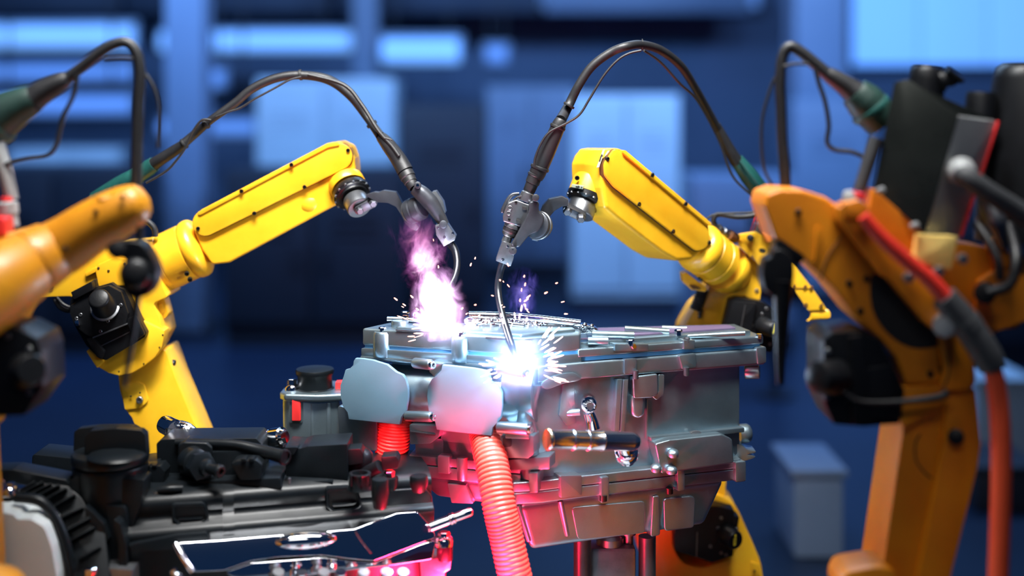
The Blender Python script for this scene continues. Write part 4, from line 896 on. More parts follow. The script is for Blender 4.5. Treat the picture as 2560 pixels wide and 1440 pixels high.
N.add('cover_deck', prism([(660, 1212, 4), (860, 1200, 4), (860, 1215, 4), (640, 1225, 4)], FE, .05, -.03, .004), PLA, vc)
N.add('deck_pipe', tube([(395, 1226, 2.78), (425, 1222, 2.78), (455, 1221, 2.79)], 9, 14), PLA, vc)
N.add('silver_clip', prism(rect(387, 1232, 396, 1247, 1), 2.775, .01, 0, .001), STL, vc)
N.add('silver_clip', prism(rect(720, 1197, 725, 1212, 1), 2.80, .01, 0, .001), STL, vc)
# caps and pins at the right end of the cover
N.add('cup', lathe((900, 1222, 2.84), (900, 1184, 2.84), [(0, 32), (4, 30), (34, 26), (38, 28), (40, 27), (40, 20), (20, 18)], 28), PLA, vc)
for x in (878, 903, 924):
    N.add('cup_rib', prism([(x - 2, 1190, 1), (x + 1, 1190, 1), (x + 2, 1216, 1), (x - 2, 1216, 1)], 2.812, .012, 0, .001), PLA, vc)
for x, y0, y1, d, r in ((950, 1196, 1270, 2.80, 22), (1047, 1188, 1228, 2.86, 23)):
    N.add('rubber_pin', lathe((x, y1, d), (x, y0, d), [(0, r * .7), (6, r * .8), ((y1 - y0) * .5, r), (y1 - y0 - 6, r), (y1 - y0 - 1, r * .9), (y1 - y0, r * .5)], 24), PLA, vc)
N.add('bolt_tower', cyl((976, 1225, 2.90), (976, 1192, 2.90), 20, None, 3), PLA, vc)
N.inst('tower_bolt', HX_C, W(974, 1188, 2.90), (0, 0, 1), .012, vc)
# filler neck and cap
fn = N.add('filler_neck', lathe((276, 1275, 2.80), (276, 1157, 2.80), [(-60, 70), (0, 82), (20, 90), (104, 91), (110, 92), (116, 90), (118, 80)], 48), PLA)
N.add('neck_skirt', prism([(172, 1205, 6), (190, 1190, 4), (360, 1200, 6), (352, 1262, 8), (320, 1340, 8), (262, 1290, 8), (205, 1252, 8), (180, 1235, 6)], 2.735, .06, 0, .008), PLA, fn)
oc = N.add('filler_cap', lathe((276, 1155, 2.80), (276, 1126, 2.80), [(0, 82), (2, 92), (8, 94), (22, 94), (26, 92), (28, 86)], 48), PLA)
N.add('cap_grip', prism([(211, 1140, 2), (211, 1090, 14), (226, 1077, 10), (290, 1071, 40), (352, 1076, 12), (363, 1086, 8), (367, 1140, 2)], 2.765, .026, 0, .004, 3), PLA, oc)
N.add('cap_grip', prism([(183, 1134, 2), (185, 1080, 8), (196, 1072, 8), (240, 1067, 10), (330, 1067, 14), (346, 1076, 8), (350, 1134, 2)], 2.83, .026, 0, .004, 3), PLA, oc)
N.add('cap_dome', lathe((292, 1139, 2.755), (292, 1124, 2.755), [(0, 72), (6, 66), (12, 44), (15, 10)], 32), PLA, oc)
# boxes on the deck
N.add('rear_box', prism([(80, 1136, 8), (200, 1148, 4), (320, 1152, 4), (320, 1235, 4), (76, 1225, 4)], 2.98, .10, 0, .005), PLA)
N.add('box_step', prism([(330, 1160, 3), (398, 1152, 3), (398, 1230, 3), (330, 1230, 3)], 2.88, .08, 0, .004), PLA)
c1_ = N.add('coil_cover', prism([(391, 1108, 10), (404, 1099, 10), (450, 1098, 8), (640, 1096, 8), (655, 1112, 10), (650, 1215, 6), (395, 1222, 6)], 2.90, .10, 0, .008, 3), PLA)
N.add('coil_hump', prism([(444, 1112, 10), (460, 1105, 10), (515, 1107, 10), (530, 1118, 10), (530, 1165, 8), (444, 1185, 8)], 2.87, .06, 0, .010, 3), PLA, c1_)
N.add('coil_block', prism([(530, 1130, 2), (640, 1126, 2), (640, 1200, 4), (530, 1205, 4)], 2.87, .06, 0, .003), PLA, c1_)
N.add('vent_pipe', tube([(440, 1106, 2.90), (520, 1108, 2.89), (590, 1112, 2.88), (650, 1126, 2.87), (700, 1140, 2.85), (712, 1143, 2.845)], [10, 12, 12, 15, 17, 18], 18), PLA, c1_)
N.add('pipe_mouth', lathe((708, 1142, 2.85), (724, 1146, 2.838), [(0, 18), (2, 20), (8, 20), (9, 15), (2, 14)], 28), PLA, c1_)
nt_ = N.add('hex_fitting', lathe((490, 1160, 2.85), (512, 1168, 2.81), [(0, 30), (6, 33), (22, 33), (23, 36), (44, 36), (46, 30)], 6), PLA, c1_)
N.add('hex_collar', lathe((474, 1150, 2.87), (500, 1162, 2.83), [(0, 33), (10, 37), (36, 34), (40, 28)], 28), PLA, c1_)
N.add('barb_fitting', lathe((512, 1168, 2.81), (566, 1183, 2.765), [(0, 20), (4, 22), (14, 20), (16, 13), (46, 13), (50, 16.5), (60, 16.5), (64, 12), (64, 8), (50, 7)], 24), PLA, c1_)
cn = N.add('plug_connector', prism([(574, 1160, 8), (590, 1152, 6), (640, 1150, 8), (656, 1162, 8), (652, 1200, 8), (600, 1202, 8)], 2.82, .06, 0, .006), PLA, c1_)
for x in (608, 628):
    N.add('plug_latch', prism(rect(x - 6, 1147, x + 6, 1155, 2), 2.815, .03, 0, .002), PLA, cn)
N.add('side_connector', prism([(345, 1170, 4), (400, 1165, 4), (412, 1180, 6), (405, 1222, 6), (348, 1222, 4)], 2.83, .05, 0, .005), PLA)
for x in (368, 386): N.add('plug_latch', prism(rect(x - 7, 1163, x + 6, 1169, 2), 2.828, .02, 0, .002), PLA)
N.add('low_cover', prism([(440, 1205, 6), (700, 1195, 6), (705, 1222, 4), (445, 1236, 6)], 2.83, .10, 0, .006), PLA)
b2 = N.add('control_unit', prism([(711, 1119, 3), (752, 1121, 3), (770, 1116, 2), (868, 1110, 3), (870, 1212, 4), (716, 1214, 4)], 2.88, .10, 0, .004), PLA)
N.add('unit_corner', prism([(711, 1119, 2), (745, 1118, 2), (735, 1136, 3), (712, 1138, 2)], 2.872, .03, 0, .003), PLA, b2)
N.add('unit_foot', prism([(735, 1205, 2), (832, 1203, 2), (832, 1216, 2), (735, 1218, 2)], 2.865, .03, 0, .002), PLA, b2)
N.add('unit_latch', prism([(868, 1124, 4), (900, 1122, 5), (908, 1134, 6), (908, 1160, 5), (870, 1164, 3)], 2.89, .05, 0, .005), PLA, b2)
N.add('unit_cap', lathe((890, 1172, 2.93), (916, 1110, 2.93), [(0, 26), (10, 30), (36, 30), (50, 24), (56, 14)], 24), PLA, b2)
N.add('sensor_plug', tube([(905, 1190, 2.90), (925, 1178, 2.89), (950, 1165, 2.88)], [16, 17, 16], 16), PLA)
N.add('sensor_plug', prism([(952, 1143, 5), (990, 1140, 6), (998, 1152, 6), (994, 1172, 6), (955, 1176, 5)], 2.88, .05, 0, .006), PLA)
N.add('sensor_stalk', tube([(915, 1215, 2.92), (915, 1190, 2.92), (925, 1165, 2.92)], [22, 22, 18], 16), PLA)
# chrome fittings at the back
ce = N.add('chrome_elbow', lathe((408, 1058, 3.02), (452, 1082, 2.98), [(0, 16), (3, 22), (10, 24), (40, 24), (44, 20)], 28), CHR)
N.add('elbow_sleeve', tube([(440, 1070, 3.02), (465, 1078, 3.01), (490, 1098, 3.0), (500, 1130, 2.98)], [21, 22, 18, 16], 20), CHB, ce)
cc = N.add('chrome_clamp', lathe((668, 1098, 3.0), (722, 1090, 2.97), [(0, 14), (2, 22), (12, 24), (14, 20), (18, 25), (48, 25), (50, 20), (58, 16)], 28), CHR)
N.add('clamp_foot', prism(rect(676, 1100, 716, 1140, 4), 2.99, .04, 0, .004), DST, cc)
# ribbed duct on the left
rbp = plane3((50, 1235, 2.72), (250, 1330, 2.70), (180, 1420, 2.66))
db = N.add('ribbed_duct', prism([(40, 1232), (95, 1205), (172, 1215), (205, 1245), (232, 1295), (262, 1330), (275, 1440), (270, 1560), (170, 1560), (185, 1440), (172, 1375), (150, 1312), (125, 1275), (95, 1252), (45, 1246)], rbp, .12, 0, .004, fr=False), PLA)
ribs = [((51, 1230), (92, 1207)), ((60, 1233), (111, 1208)), ((81, 1237), (131, 1212)), ((99, 1241), (151, 1215)), ((118, 1250), (169, 1223)), ((136, 1269), (190, 1239)), ((154, 1298), (210, 1271)), ((169, 1330), (228, 1297)), ((173, 1357), (238, 1321)), ((197, 1401), (253, 1369))]
for (a, b) in ribs:
    dx, dy = b[0] - a[0], b[1] - a[1]
    N.add('rib', prism([a, b, (b[0] + 1, b[1] + 4), (a[0] + 2, a[1] + 3)], rbp, .03, .022, .0008, fr=False), PLA, db)
N.add('duct_rim', tube([(38, 1244), (92, 1250), (122, 1272), (148, 1315), (167, 1368), (182, 1440), (186, 1540)], [12, 13, 13, 13, 13, 13, 13], 14, 6, d=2.665), PLA, db)
N.add('duct_top', prism([(-40, 1176, 4), (32, 1174, 6), (165, 1200, 6), (176, 1212, 6), (165, 1222, 6), (-40, 1204, 4)], 2.75, .06, 0, .008, 3), PLA, db)
N.add('duct_flare', prism([(208, 1262, 8), (232, 1282, 8), (260, 1312, 8), (272, 1350, 6), (255, 1362, 6), (235, 1320, 8), (215, 1290, 6)], 2.70, .05, 0, .010, 3), PLA, db)
N.add('duct_fin', prism([(283, 1296, 4), (300, 1310, 8), (314, 1360, 10), (318, 1440, 6), (296, 1440, 4), (296, 1360, 8)], 2.69, .04, 0, .008, 3), PLA, db)
N.add('duct_end', prism([(262, 1262, 6), (312, 1268, 10), (316, 1290, 6), (318, 1500, 4), (270, 1500, 4), (272, 1340, 6)], 2.72, .08, 0, .006), PLA, db)
wh = N.add('pale_housing', prism([(-60, 1275, 6), (0, 1280, 10), (34, 1286, 8), (44, 1298, 6), (78, 1297, 24), (112, 1318, 26), (130, 1370, 24), (142, 1440, 10), (146, 1560, 4), (-60, 1560, 4)], 2.62, .14, 0, .020, 5), WHT)
bs = N.add('bolt_spacer', cyl((20, 1264, 2.70), (20, 1230, 2.70), 21, None, 3), PLA)
N.inst('spacer_washer', DM_C, W(22, 1227, 2.70), (0, 0, 1), .020, bs); N.inst('spacer_bolt', HX_C, W(28, 1217, 2.70), (0, 0, 1), .010, bs)
N.add('wire_guard', tube([(-4, 1198, 2.69), (8, 1202, 2.69), (14, 1220, 2.69)], 3, 8), CHR, bs)
N.inst('base_bolt', HX_C, W(226, 1433, 2.66), (0, 0, 1), .013)
N.add('base_flange', prism([(205, 1436, 4), (262, 1420, 10), (330, 1425, 4), (330, 1540, 4), (205, 1540, 4)], 2.67, .06, 0, .008), STL)
# polished manifold in front
MP = Pl(FE.at(760, 1370) + FE.n * .085, FE.n + V((0, 0, .42)))
mf = N.add('chrome_manifold', prism([(437, 1358, 8), (560, 1350), (700, 1338), (885, 1323, 6), (992, 1283, 14), (1044, 1279, 18), (1079, 1318, 10), (1091, 1343, 10), (1050, 1358, 20), (935, 1402, 14), (884, 1398, 14), (806, 1388, 14), (700, 1392, 10), (628, 1402, 14), (560, 1426, 14), (484, 1430, 12), (462, 1400, 8)], MP, .06, 0, .008, 3), CHR)
N.add('manifold_apron', prism([(560, 1432, 6), (630, 1408, 14), (806, 1394, 14), (884, 1404, 14), (935, 1408, 12), (1052, 1362, 20), (1090, 1350, 8), (1080, 1398, 10), (990, 1412, 20), (930, 1418, 8), (760, 1440, 6), (600, 1450, 6)], Pl(FE.at(760, 1400) + FE.n * .084, FE.n + V((0, 0, .10))), .05, 0, .006, 3), CHR, mf)
N.add('manifold_end_bar', tube([(439, 1360, 2.66), (456, 1392, 2.645), (482, 1430, 2.635)], 7, 12), CHR, mf)
N.add('manifold_ridge', tube_w([MP.at(888, 1328) + MP.n * .0, MP.at(905, 1355), MP.at(928, 1384)], [.0022] * 3, 10), CHR, mf)
bm = bmesh.new(); bmesh.ops.create_uvsphere(bm, u_segments=40, v_segments=20, radius=1.0)
_b = Matrix.Translation(MP.at(766, 1350) - MP.n * .004) @ Matrix.Rotation(math.atan2(EDIR.y, EDIR.x), 4, 'Z') @ Matrix.Rotation(.02, 4, 'Y') @ Matrix.Diagonal((.068, .022, .020, 1))
bmesh.ops.transform(bm, matrix=_b, verts=bm.verts)
N.add('highlight_bulge', bm, CHR, mf)  # bulge added to the manifold, shaped to catch an oval highlight
fp = N.add('fuel_pipe', lathe((1076, 1318, 2.83), (1180, 1278, 2.85), [(0, 12), (50, 12), (52, 15), (56, 15), (58, 11), (60, 15), (63, 15), (65, 11), (104, 11), (110, 9), (112, 5)], 28), CHR, mf)
N.inst('flange_bolt', HX_C, W(1110, 1343, 2.86), (0, 0, 1), .014); N.inst('flange_washer', DM_C, W(1110, 1352, 2.86), (0, 0, 1), .022)
N.add('bolt_column', cyl((1112, 1400, 2.87), (1112, 1355, 2.87), 20, None, 3), PLA)
br = N.add('end_bracket', prism([(1050, 1405, 5), (1100, 1394, 6), (1130, 1390, 6), (1126, 1424, 8), (1112, 1432, 5), (1112, 1560, 5), (1060, 1560, 5)], 2.86, .07, 0, .006), STL)
N.add('hook_bolt', tube([(440, 1425, 2.63), (432, 1432, 2.63), (450, 1442, 2.63), (470, 1460, 2.64)], 7, 12), CHR)
for k in range(7):
    x = 690 + 52 * k + (k % 3) * 5
    N.add('injector', lathe((x, 1470, 2.72), (x + 8, 1418, 2.70), [(0, 16), (20, 16), (22, 11), (34, 11), (36, 15), (52, 14)], 20), CHR if k % 2 else STL)
N.add('lower_block', box_w((-.50, 2.86, .60), .72, .22, .2, .012, math.atan2(EDIR.y, EDIR.x)), DST)
# ------------------------------------------------------------------ LEFT foreground robot, out of focus
K = 2.38
B_ = Thing('welding_robot', 'blurred shade-darkened yellow robot at the left edge, nearest the camera, its cable looping over it', 'robot', (-1.15, 2.5, 0), 'welding robots')
fk = flat(K)
tx_, ty_ = .885, -.466
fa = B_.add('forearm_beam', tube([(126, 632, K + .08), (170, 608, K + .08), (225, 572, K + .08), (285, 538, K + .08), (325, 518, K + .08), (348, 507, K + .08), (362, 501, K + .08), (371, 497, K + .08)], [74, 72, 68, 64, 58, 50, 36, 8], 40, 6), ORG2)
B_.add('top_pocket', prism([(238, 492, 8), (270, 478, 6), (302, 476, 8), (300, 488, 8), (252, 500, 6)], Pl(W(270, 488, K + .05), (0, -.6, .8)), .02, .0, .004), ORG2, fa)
screws(B_, [(240, 530), (307, 494)], Pl(W(275, 512, K + .034), (-.1, -.95, .3)), 6, SC_D, fa, .002)
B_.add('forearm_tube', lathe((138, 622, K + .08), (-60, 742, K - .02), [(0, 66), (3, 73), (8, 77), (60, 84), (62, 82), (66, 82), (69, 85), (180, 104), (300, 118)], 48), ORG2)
screws(B_, [(163, 622)], K - .01, 6, SC_D)
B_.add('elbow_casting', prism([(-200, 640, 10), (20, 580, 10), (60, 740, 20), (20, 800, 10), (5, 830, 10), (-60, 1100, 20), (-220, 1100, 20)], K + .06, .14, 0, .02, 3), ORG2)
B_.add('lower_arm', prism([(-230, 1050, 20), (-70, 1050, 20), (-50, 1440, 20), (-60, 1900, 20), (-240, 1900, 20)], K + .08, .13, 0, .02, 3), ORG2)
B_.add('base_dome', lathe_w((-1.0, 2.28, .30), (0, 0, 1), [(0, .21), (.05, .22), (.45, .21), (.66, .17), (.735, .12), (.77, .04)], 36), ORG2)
B_.add('pedestal', box_w((-1.0, 2.28, .15), .5, .5, .30, .012), DST)
mo = B_.add('elbow_motor', prism([(-80, 818, 10), (40, 820, 12), (92, 846, 14), (104, 880, 10), (108, 968, 14), (60, 1040, 12), (-80, 1046, 10)], K - .02, .12, 0, .008), BLK)
B_.add('encoder_cap', lathe((62, 928, K - .02), (88, 922, K - .06), [(0, 44), (6, 45), (44, 40), (50, 34)], 32), BLK, mo)
screws(B_, [(74, 873), (26, 944), (74, 980), (20, 840)], K - .02, 7, SC_S, mo)
# torch hanging from the wrist
to = B_.add('torch_body', prism(smooth_poly([(268, 612), (300, 604), (346, 604), (372, 632), (390, 678), (384, 712), (362, 742), (322, 742), (300, 708), (298, 676), (312, 650), (272, 640)], 3), K - .02, .05, 0, .012, 3, fr=False), BLK)
B_.add('torch_disc', lathe((340, 684, K - .02), (336, 680, K - .05), [(0, 40), (8, 40), (22, 30), (26, 18)], 28), BLK, to)
B_.add('torch_disc', lathe((294, 626, K - .02), (290, 624, K - .045), [(0, 22), (10, 22), (14, 12)], 24), BLK, to)
B_.add('torch_neck', tube([(350, 566, K + .0), (348, 640, K), (342, 745, K - .01), (332, 830, K - .02), (320, 905, K - .03), (309, 970, K - .04)], [8, 9, 10, 8, 7.5, 6], 14), BLK, to)
# cable loop
ho = B_.add('hose', tube([(165, 200), (200, 171), (250, 132), (285, 111), (317, 107), (340, 130), (350, 178), (347, 250), (343, 350), (341, 455), (341, 500)], [16, 15, 14, 13.5, 13.5, 14, 14, 14, 14, 14, 14], 16, 8, d=K + .15), RUB)
B_.add('hose_boot', tube([(85, 246), (110, 228), (150, 206), (170, 196)], [34, 30, 24, 17], 18, d=K + .15), RUB, ho)
B_.add('connector', tube([(-50, 330), (0, 292), (40, 268), (86, 246)], [64, 58, 48, 36], 24, d=K + .15), TEAL2, ho)
B_.add('connector_ring', cyl((-18, 310, K + .15), (2, 296, K + .15), 62, 60, 3, 32), TEAL, ho)
B_.add('thin_cable', tube([(194, 182), (190, 210), (178, 250), (156, 300), (141, 358), (118, 388), (70, 397), (20, 410), (-20, 430)], 6, 10, 6, d=K + .12), RUB, ho)
B_.add('thin_cable', tube([(360, 180), (382, 214), (395, 256), (397, 310), (394, 370)], 4.5, 10, 6, d=K + .17), RUB, ho)
B_.add('cable_strap', tube([(262, 147), (300, 144), (332, 146)], 4, 8, 5, d=K + .13), RUB, ho)
gs = B_.add('strut', tube([(-10, 360), (12, 430), (30, 500)], [22, 20, 17], 14, d=K + .13), GSHT)
B_.add('strut_cap', cyl((18, 492, K + .12), (18, 506, K + .12), 15, None, 3), REDP, gs)
B_.add('strut_cylinder', lathe((18, 504, K + .12), (24, 570, K + .12), [(0, 20), (4, 26), (30, 26), (32, 22), (62, 24)], 24), GSHT, gs)
B_.add('rotary_union', prism([(-60, 545, 6), (8, 545, 8), (12, 590, 6), (-60, 590, 6)], K + .05, .05, 0, .006), REDP, gs)

# ------------------------------------------------------------------ RIGHT foreground robot, out of focus
K = 2.42
H = Thing('welding_robot', 'blurred dark orange robot at the right edge with a grey metal box and red hose', 'robot', (.75, 2.55, 0), 'welding robots')
fk = flat(K)
fb = H.add('forearm_beam', prism([(1909, 515, 18), (1916, 486, 18), (1950, 473, 20), (2008, 475, 30), (2064, 493, 20), (2112, 526, 10), (2240, 700, 20), (2350, 835, 14), (2352, 960, 20), (2266, 962, 12), (2240, 895, 20), (2204, 852, 20), (2143, 798, 16), (2082, 722, 20), (2000, 640, 20), (1938, 597, 14)], K, .14, 0, .022, 4), ORG)
H.add('hollow_shade', prism(smooth_poly([(2178, 690), (2212, 696), (2290, 770), (2352, 842), (2340, 866), (2276, 868), (2218, 832), (2180, 770)], 3), K, .006, .002, 0, fr=False), INK, fb, 'black sheet standing for the shaded hollow of the arm casting')  # flat black sheet painting the shade inside the arm's hollow
H.add('arm_seam', tube([(2105, 590), (2070, 640), (2050, 700)], 2.2, 8, d=K - .001), SEAM, fb)
H.add('side_flange', prism([(2040, 560, 4), (2052, 580, 4), (2046, 640, 4), (2034, 660, 4)], K, .02, .005, .004), ORG, fb)
screws(H, [(1995, 530), (2122, 708), (2166, 696), (2325, 934), (2355, 925), (2150, 776)], fk, 8, SC_D, fb, .003)
# tray that carries the red hose
tr = H.add('hose_tray', prism([(2098, 520, 6), (2128, 505, 10), (2160, 505, 8), (2170, 540, 6), (2300, 690, 6), (2372, 780, 8), (2400, 826, 8), (2360, 842, 8), (2320, 812, 8), (2226, 700, 6), (2205, 690, 4), (2130, 590, 6), (2098, 552, 6)], K - .05, .05, 0, .006), ORG)
H.add('tray_bracket', prism([(2108, 510, 4), (2150, 500, 6), (2172, 518, 6), (2176, 552, 5), (2112, 545, 4)], K - .06, .05, 0, .005), ORG, tr)
screws(H, [(2266, 692), (2340, 676), (2400, 645)], K - .05, 14, HX_S, tr, .01)
H.add('tray_nut', cyl((2362, 812, K - .05), (2360, 818, K - .10), 30, 26, 6), GSHT, tr)
# elbow disc, lower arm, base
ed = H.add('elbow_disc', prism(smooth_poly([(2352, 850), (2380, 828), (2412, 838), (2432, 880), (2440, 930), (2436, 968), (2400, 978), (2356, 972), (2362, 920)], 3), K - .02, .12, 0, .012, 3, fr=False), ORG)
H.add('disc_joint', tube([(2358, 838), (2372, 870), (2372, 930), (2358, 972)], 2.5, 8, d=K - .022), SEAM, ed)
la = H.add('lower_arm', prism([(2262, 1000, 10), (2266, 955, 8), (2430, 955, 10), (2446, 1100, 20), (2438, 1155, 20), (2370, 1440, 10), (2310, 1700, 20), (2150, 1700, 20), (2205, 1440, 10), (2257, 1080, 10)], K + .02, .14, 0, .014, 3), ORG)
H.add('arm_face', prism([(2362, 975, 8), (2428, 965, 8), (2442, 1100, 16), (2434, 1155, 16), (2364, 1440, 10), (2300, 1695, 10), (2235, 1695, 10), (2288, 1440, 6), (2352, 1090, 6)], K + .02, .04, .022, .008, 3), ORG, la)
H.add('bolt_cap', cyl((2390, 1092, K), (2390, 1092, K - .02), 20, None, 4), BLK, la)
H.add('arm_emboss', tube([(2300, 1085), (2288, 1110), (2290, 1150), (2310, 1180), (2330, 1196)], 2.5, 8, d=K + .02), SEAM, la)
H.add('motor_bracket', prism([(2262, 968, 4), (2370, 960, 4), (2372, 1006, 4), (2266, 1066, 4), (2252, 1062, 4)], K - .005, .05, 0, .006), ORG, la)
H.add('base_dome', lathe_w((.74, 2.52, .30), (0, 0, 1), [(0, .26), (.05, .27), (.35, .22), (.50, .16), (.54, .06)], 36), ORG)
H.add('base_ear', prism(smooth_poly([(2110, 1440), (2160, 1424), (2200, 1420), (2240, 1432), (2240, 1500), (2110, 1500)], 3), K - .01, .10, 0, .01, fr=False), ORG)
H.add('pedestal', box_w((.74, 2.55, .15), .52, .52, .30, .012), DST)
# motor at the elbow
mo = H.add('elbow_motor', prism([(2058, 850, 10), (2080, 832, 8), (2150, 828, 8), (2200, 850, 8), (2262, 975, 10), (2250, 1060, 8), (2160, 1068, 8), (2085, 1062, 8), (2058, 1000, 10)], K - .01, .14, 0, .008), BLK)
H.add('motor_fin', prism([(2120, 840, 4), (2150, 835, 4), (2180, 1055, 4), (2130, 1058, 4)], K - .01, .02, .014, .004), BLK, mo)
H.add('motor_fin', prism([(2160, 920, 4), (2230, 910, 4), (2236, 1040, 4), (2165, 1046, 4)], K - .01, .02, .010, .004), BLK, mo)
H.add('encoder_cap', lathe((2096, 944, K - .01), (2018, 942, K - .06), [(0, 44), (6, 45), (70, 41), (78, 38), (82, 30)], 32), BLK, mo)
screws(H, [(2070, 878), (2066, 994), (2170, 975), (2220, 1030), (2190, 1026)], K - .012, 7, SC_S, mo)
H.add('motor_cable', tube([(2110, 975), (2150, 1002), (2230, 1005), (2300, 1000), (2350, 992), (2370, 980)], [4, 4, 6, 9, 10, 10], 12, 6, d=K - .04), RUB, mo)
# grey metal box
XB = K - .02
boxd = plane3((2238, 200, XB + .05), (2397, 290, XB), (2310, 580, XB))
cb = H.add('control_box', prism([(2236, 205, 10), (2270, 198, 14), (2397, 290, 2), (2312, 584, 2), (2184, 474, 4)], boxd, .02, 0, .003), GDARK, None, 'polished dark side of the control box')
H.add('box_side', prism([(2397, 290, 3), (2494, 303, 6), (2398, 594, 3), (2312, 582, 3)], plane3((2397, 290, XB), (2494, 303, XB + .05), (2398, 594, XB + .05)), .02, 0, .003), GSHT, cb)
H.add('box_back', prism([(2262, 200, 4), (2494, 303, 4), (2400, 590, 4), (2200, 474, 4)], XB + .08, .05, 0, .003), GDARK, cb)
H.add('red_edge', tube([(2496, 303, XB + .045), (2448, 450, XB + .045), (2402, 592, XB + .045)], 4.5, 8), REDP, cb)
H.add('pale_block', prism([(2298, 586, 4), (2396, 592, 4), (2378, 676, 6), (2290, 652, 6)], XB - .01, .06, 0, .006), CREAM)
H.add('box_foot', prism([(2184, 470, 4), (2312, 584, 4), (2290, 640, 6), (2170, 540, 6)], XB + .02, .05, 0, .006), ORG)
for p in ((2198, 470), (2283, 558)):
    H.add('box_hinge', cyl((p[0], p[1], XB - .01), (p[0] + 6, p[1] + 12, XB - .01), 12, None, 3), GSHT, cb)
# black motor and cylinder behind the box
H.add('top_motor', lathe((2310, 260, XB + .12), (2322, 165, XB + .12), [(0, 46), (60, 44), (84, 42), (92, 36)], 32), BLK)
H.add('valve', lathe((2345, 205, XB + .10), (2395, 196, XB + .10), [(0, 26), (14, 26), (16, 16), (34, 18), (50, 12)], 20), BLK)
H.add('valve_lever', tube([(2366, 178, XB + .09), (2386, 190, XB + .09), (2408, 204, XB + .09)], [12, 9, 6], 10), BLK)
H.add('side_cylinder', lathe((2560, 600, XB + .14), (2560, 175, XB + .14), [(0, 120), (200, 112), (330, 86), (405, 74), (428, 66), (440, 50)], 40), BLK)
H.add('small_drum', lathe((2448, 330, XB + .12), (2455, 225, XB + .12), [(0, 40), (90, 38), (100, 34)], 28), BLK)
H.add('rear_casting', prism([(2200, 520, 8), (2330, 600, 10), (2420, 610, 10), (2560, 640, 10), (2600, 700, 10), (2560, 800, 14), (2545, 820, 8), (2500, 825, 8), (2470, 845, 10), (2400, 740, 14), (2300, 660, 10)], K + .06, .12, 0, .016, 3), ORG)
H.add('casting_face', prism([(2440, 700, 12), (2500, 660, 12), (2560, 690, 8), (2600, 720, 6), (2560, 800, 8), (2490, 825, 8), (2430, 800, 10)], K + .06, .03, .014, .010, 3), ORG)
H.add('casting_lug', prism([(2460, 600, 6), (2500, 590, 8), (2520, 660, 8), (2480, 672, 6)], K + .06, .03, .022, .006), ORG)
H.add('cable_plug', cyl((2464, 731, K + .04), (2462, 733, K - .03), 26, None, 4), BLK)
H.add('loop_cable', tube([(2440, 560, K + .03), (2470, 600, K), (2494, 650, K - .02), (2500, 700, K - .02)], 11, 12, 6), RUB)
H.add('loop_cable', tube([(2520, 560, K + .03), (2538, 620, K), (2540, 670, K - .03), (2520, 715, K - .04), (2470, 732, K - .03)], 13, 12, 6), RUB)
H.add('silver_hose', tube([(2470, 500, K + .04), (2490, 550, K + .03), (2500, 580, K + .03), (2510, 620, K + .03)], [22, 26, 20, 12], 14), STL)
gh = H.add('grey_hose', tube([(2400, 432, XB - .03), (2420, 445, XB - .05), (2470, 480, XB - .05), (2520, 512, XB - .04), (2580, 550, XB - .03), (2640, 590, XB - .02)], [22, 26, 26, 27, 28, 28], 20), GRUB)
H.add('hose_nut', lathe((2402, 420, XB + .0), (2412, 452, XB - .06), [(0, 30), (10, 34), (40, 34), (60, 28)], 24), GSHT, gh)
H.add('red_hose', tube([(2158, 540), (2200, 590), (2260, 645), (2320, 695), (2380, 762)], [16, 19, 20, 21, 21], 18, d=K - .09), RED)
sl = H.add('hose_sleeve', tube([(2360, 742), (2400, 790), (2440, 845), (2468, 890), (2482, 918)], [33, 36, 38, 38, 35], 24, d=K - .09), GRUB)
H.add('sleeve_band', tube([(2408, 800), (2416, 812), (2424, 823)], 39.5, 24, d=K - .09), GRUB, sl)
H.add('hose_tail', tube([(2476, 900), (2490, 960), (2500, 1050), (2503, 1200), (2496, 1440), (2488, 1640), (2480, 1900)], [22, 24, 25, 25, 25, 25, 25], 20, d=K - .09), mat('orange_red_hose', (.90, .10, .03), .35, 0, .12, 8))
# cable loop and connector
ho = H.add('hose', tube([(1965, 500), (1962, 430), (1955, 352), (1952, 274), (1950, 197), (1956, 140), (1974, 117), (2002, 130), (2036, 158), (2068, 185), (2098, 204)], [14, 14, 13, 13, 13, 13, 14, 15, 16, 17, 19], 16, 8, d=K + .12), RUB)
H.add('hose_boot', tube([(2066, 184), (2090, 198), (2125, 222), (2145, 238)], [18, 23, 28, 34], 18, d=K + .12), RUB, ho)
H.add('connector', tube([(2136, 230), (2160, 252), (2185, 280), (2210, 308)], [38, 48, 50, 44], 24, d=K + .12), TEAL2, ho)
H.add('connector_ring', cyl((2172, 268, K + .12), (2182, 280, K + .12), 53, 53, 3, 32), TEAL, ho)
H.add('thin_cable', tube([(2038, 172), (2048, 210), (2063, 255), (2072, 313), (2068, 355), (2086, 374), (2129, 380), (2160, 393)], 6, 10, 6, d=K + .10), RUB, ho)
H.add('thin_cable', tube([(1940, 190), (1926, 222), (1906, 298), (1905, 380), (1914, 430), (1934, 470)], 4, 10, 6, d=K + .13), RUB, ho)
H.add('cable_strap', tube([(1958, 166), (1985, 160), (2020, 160)], 4, 8, 5, d=K + .10), RUB, ho)
gs = H.add('strut', tube([(2192, 345), (2170, 410), (2148, 478)], [18, 17, 15], 14, d=K + .03), GRUB)
H.add('strut_cap', cyl((2148, 480, K + .02), (2144, 496, K + .02), 17, None, 3), REDP, gs)
H.add('strut_knob', cyl((2122, 500, K + .0), (2122, 490, K - .03), 16, None, 3), GSHT, gs)
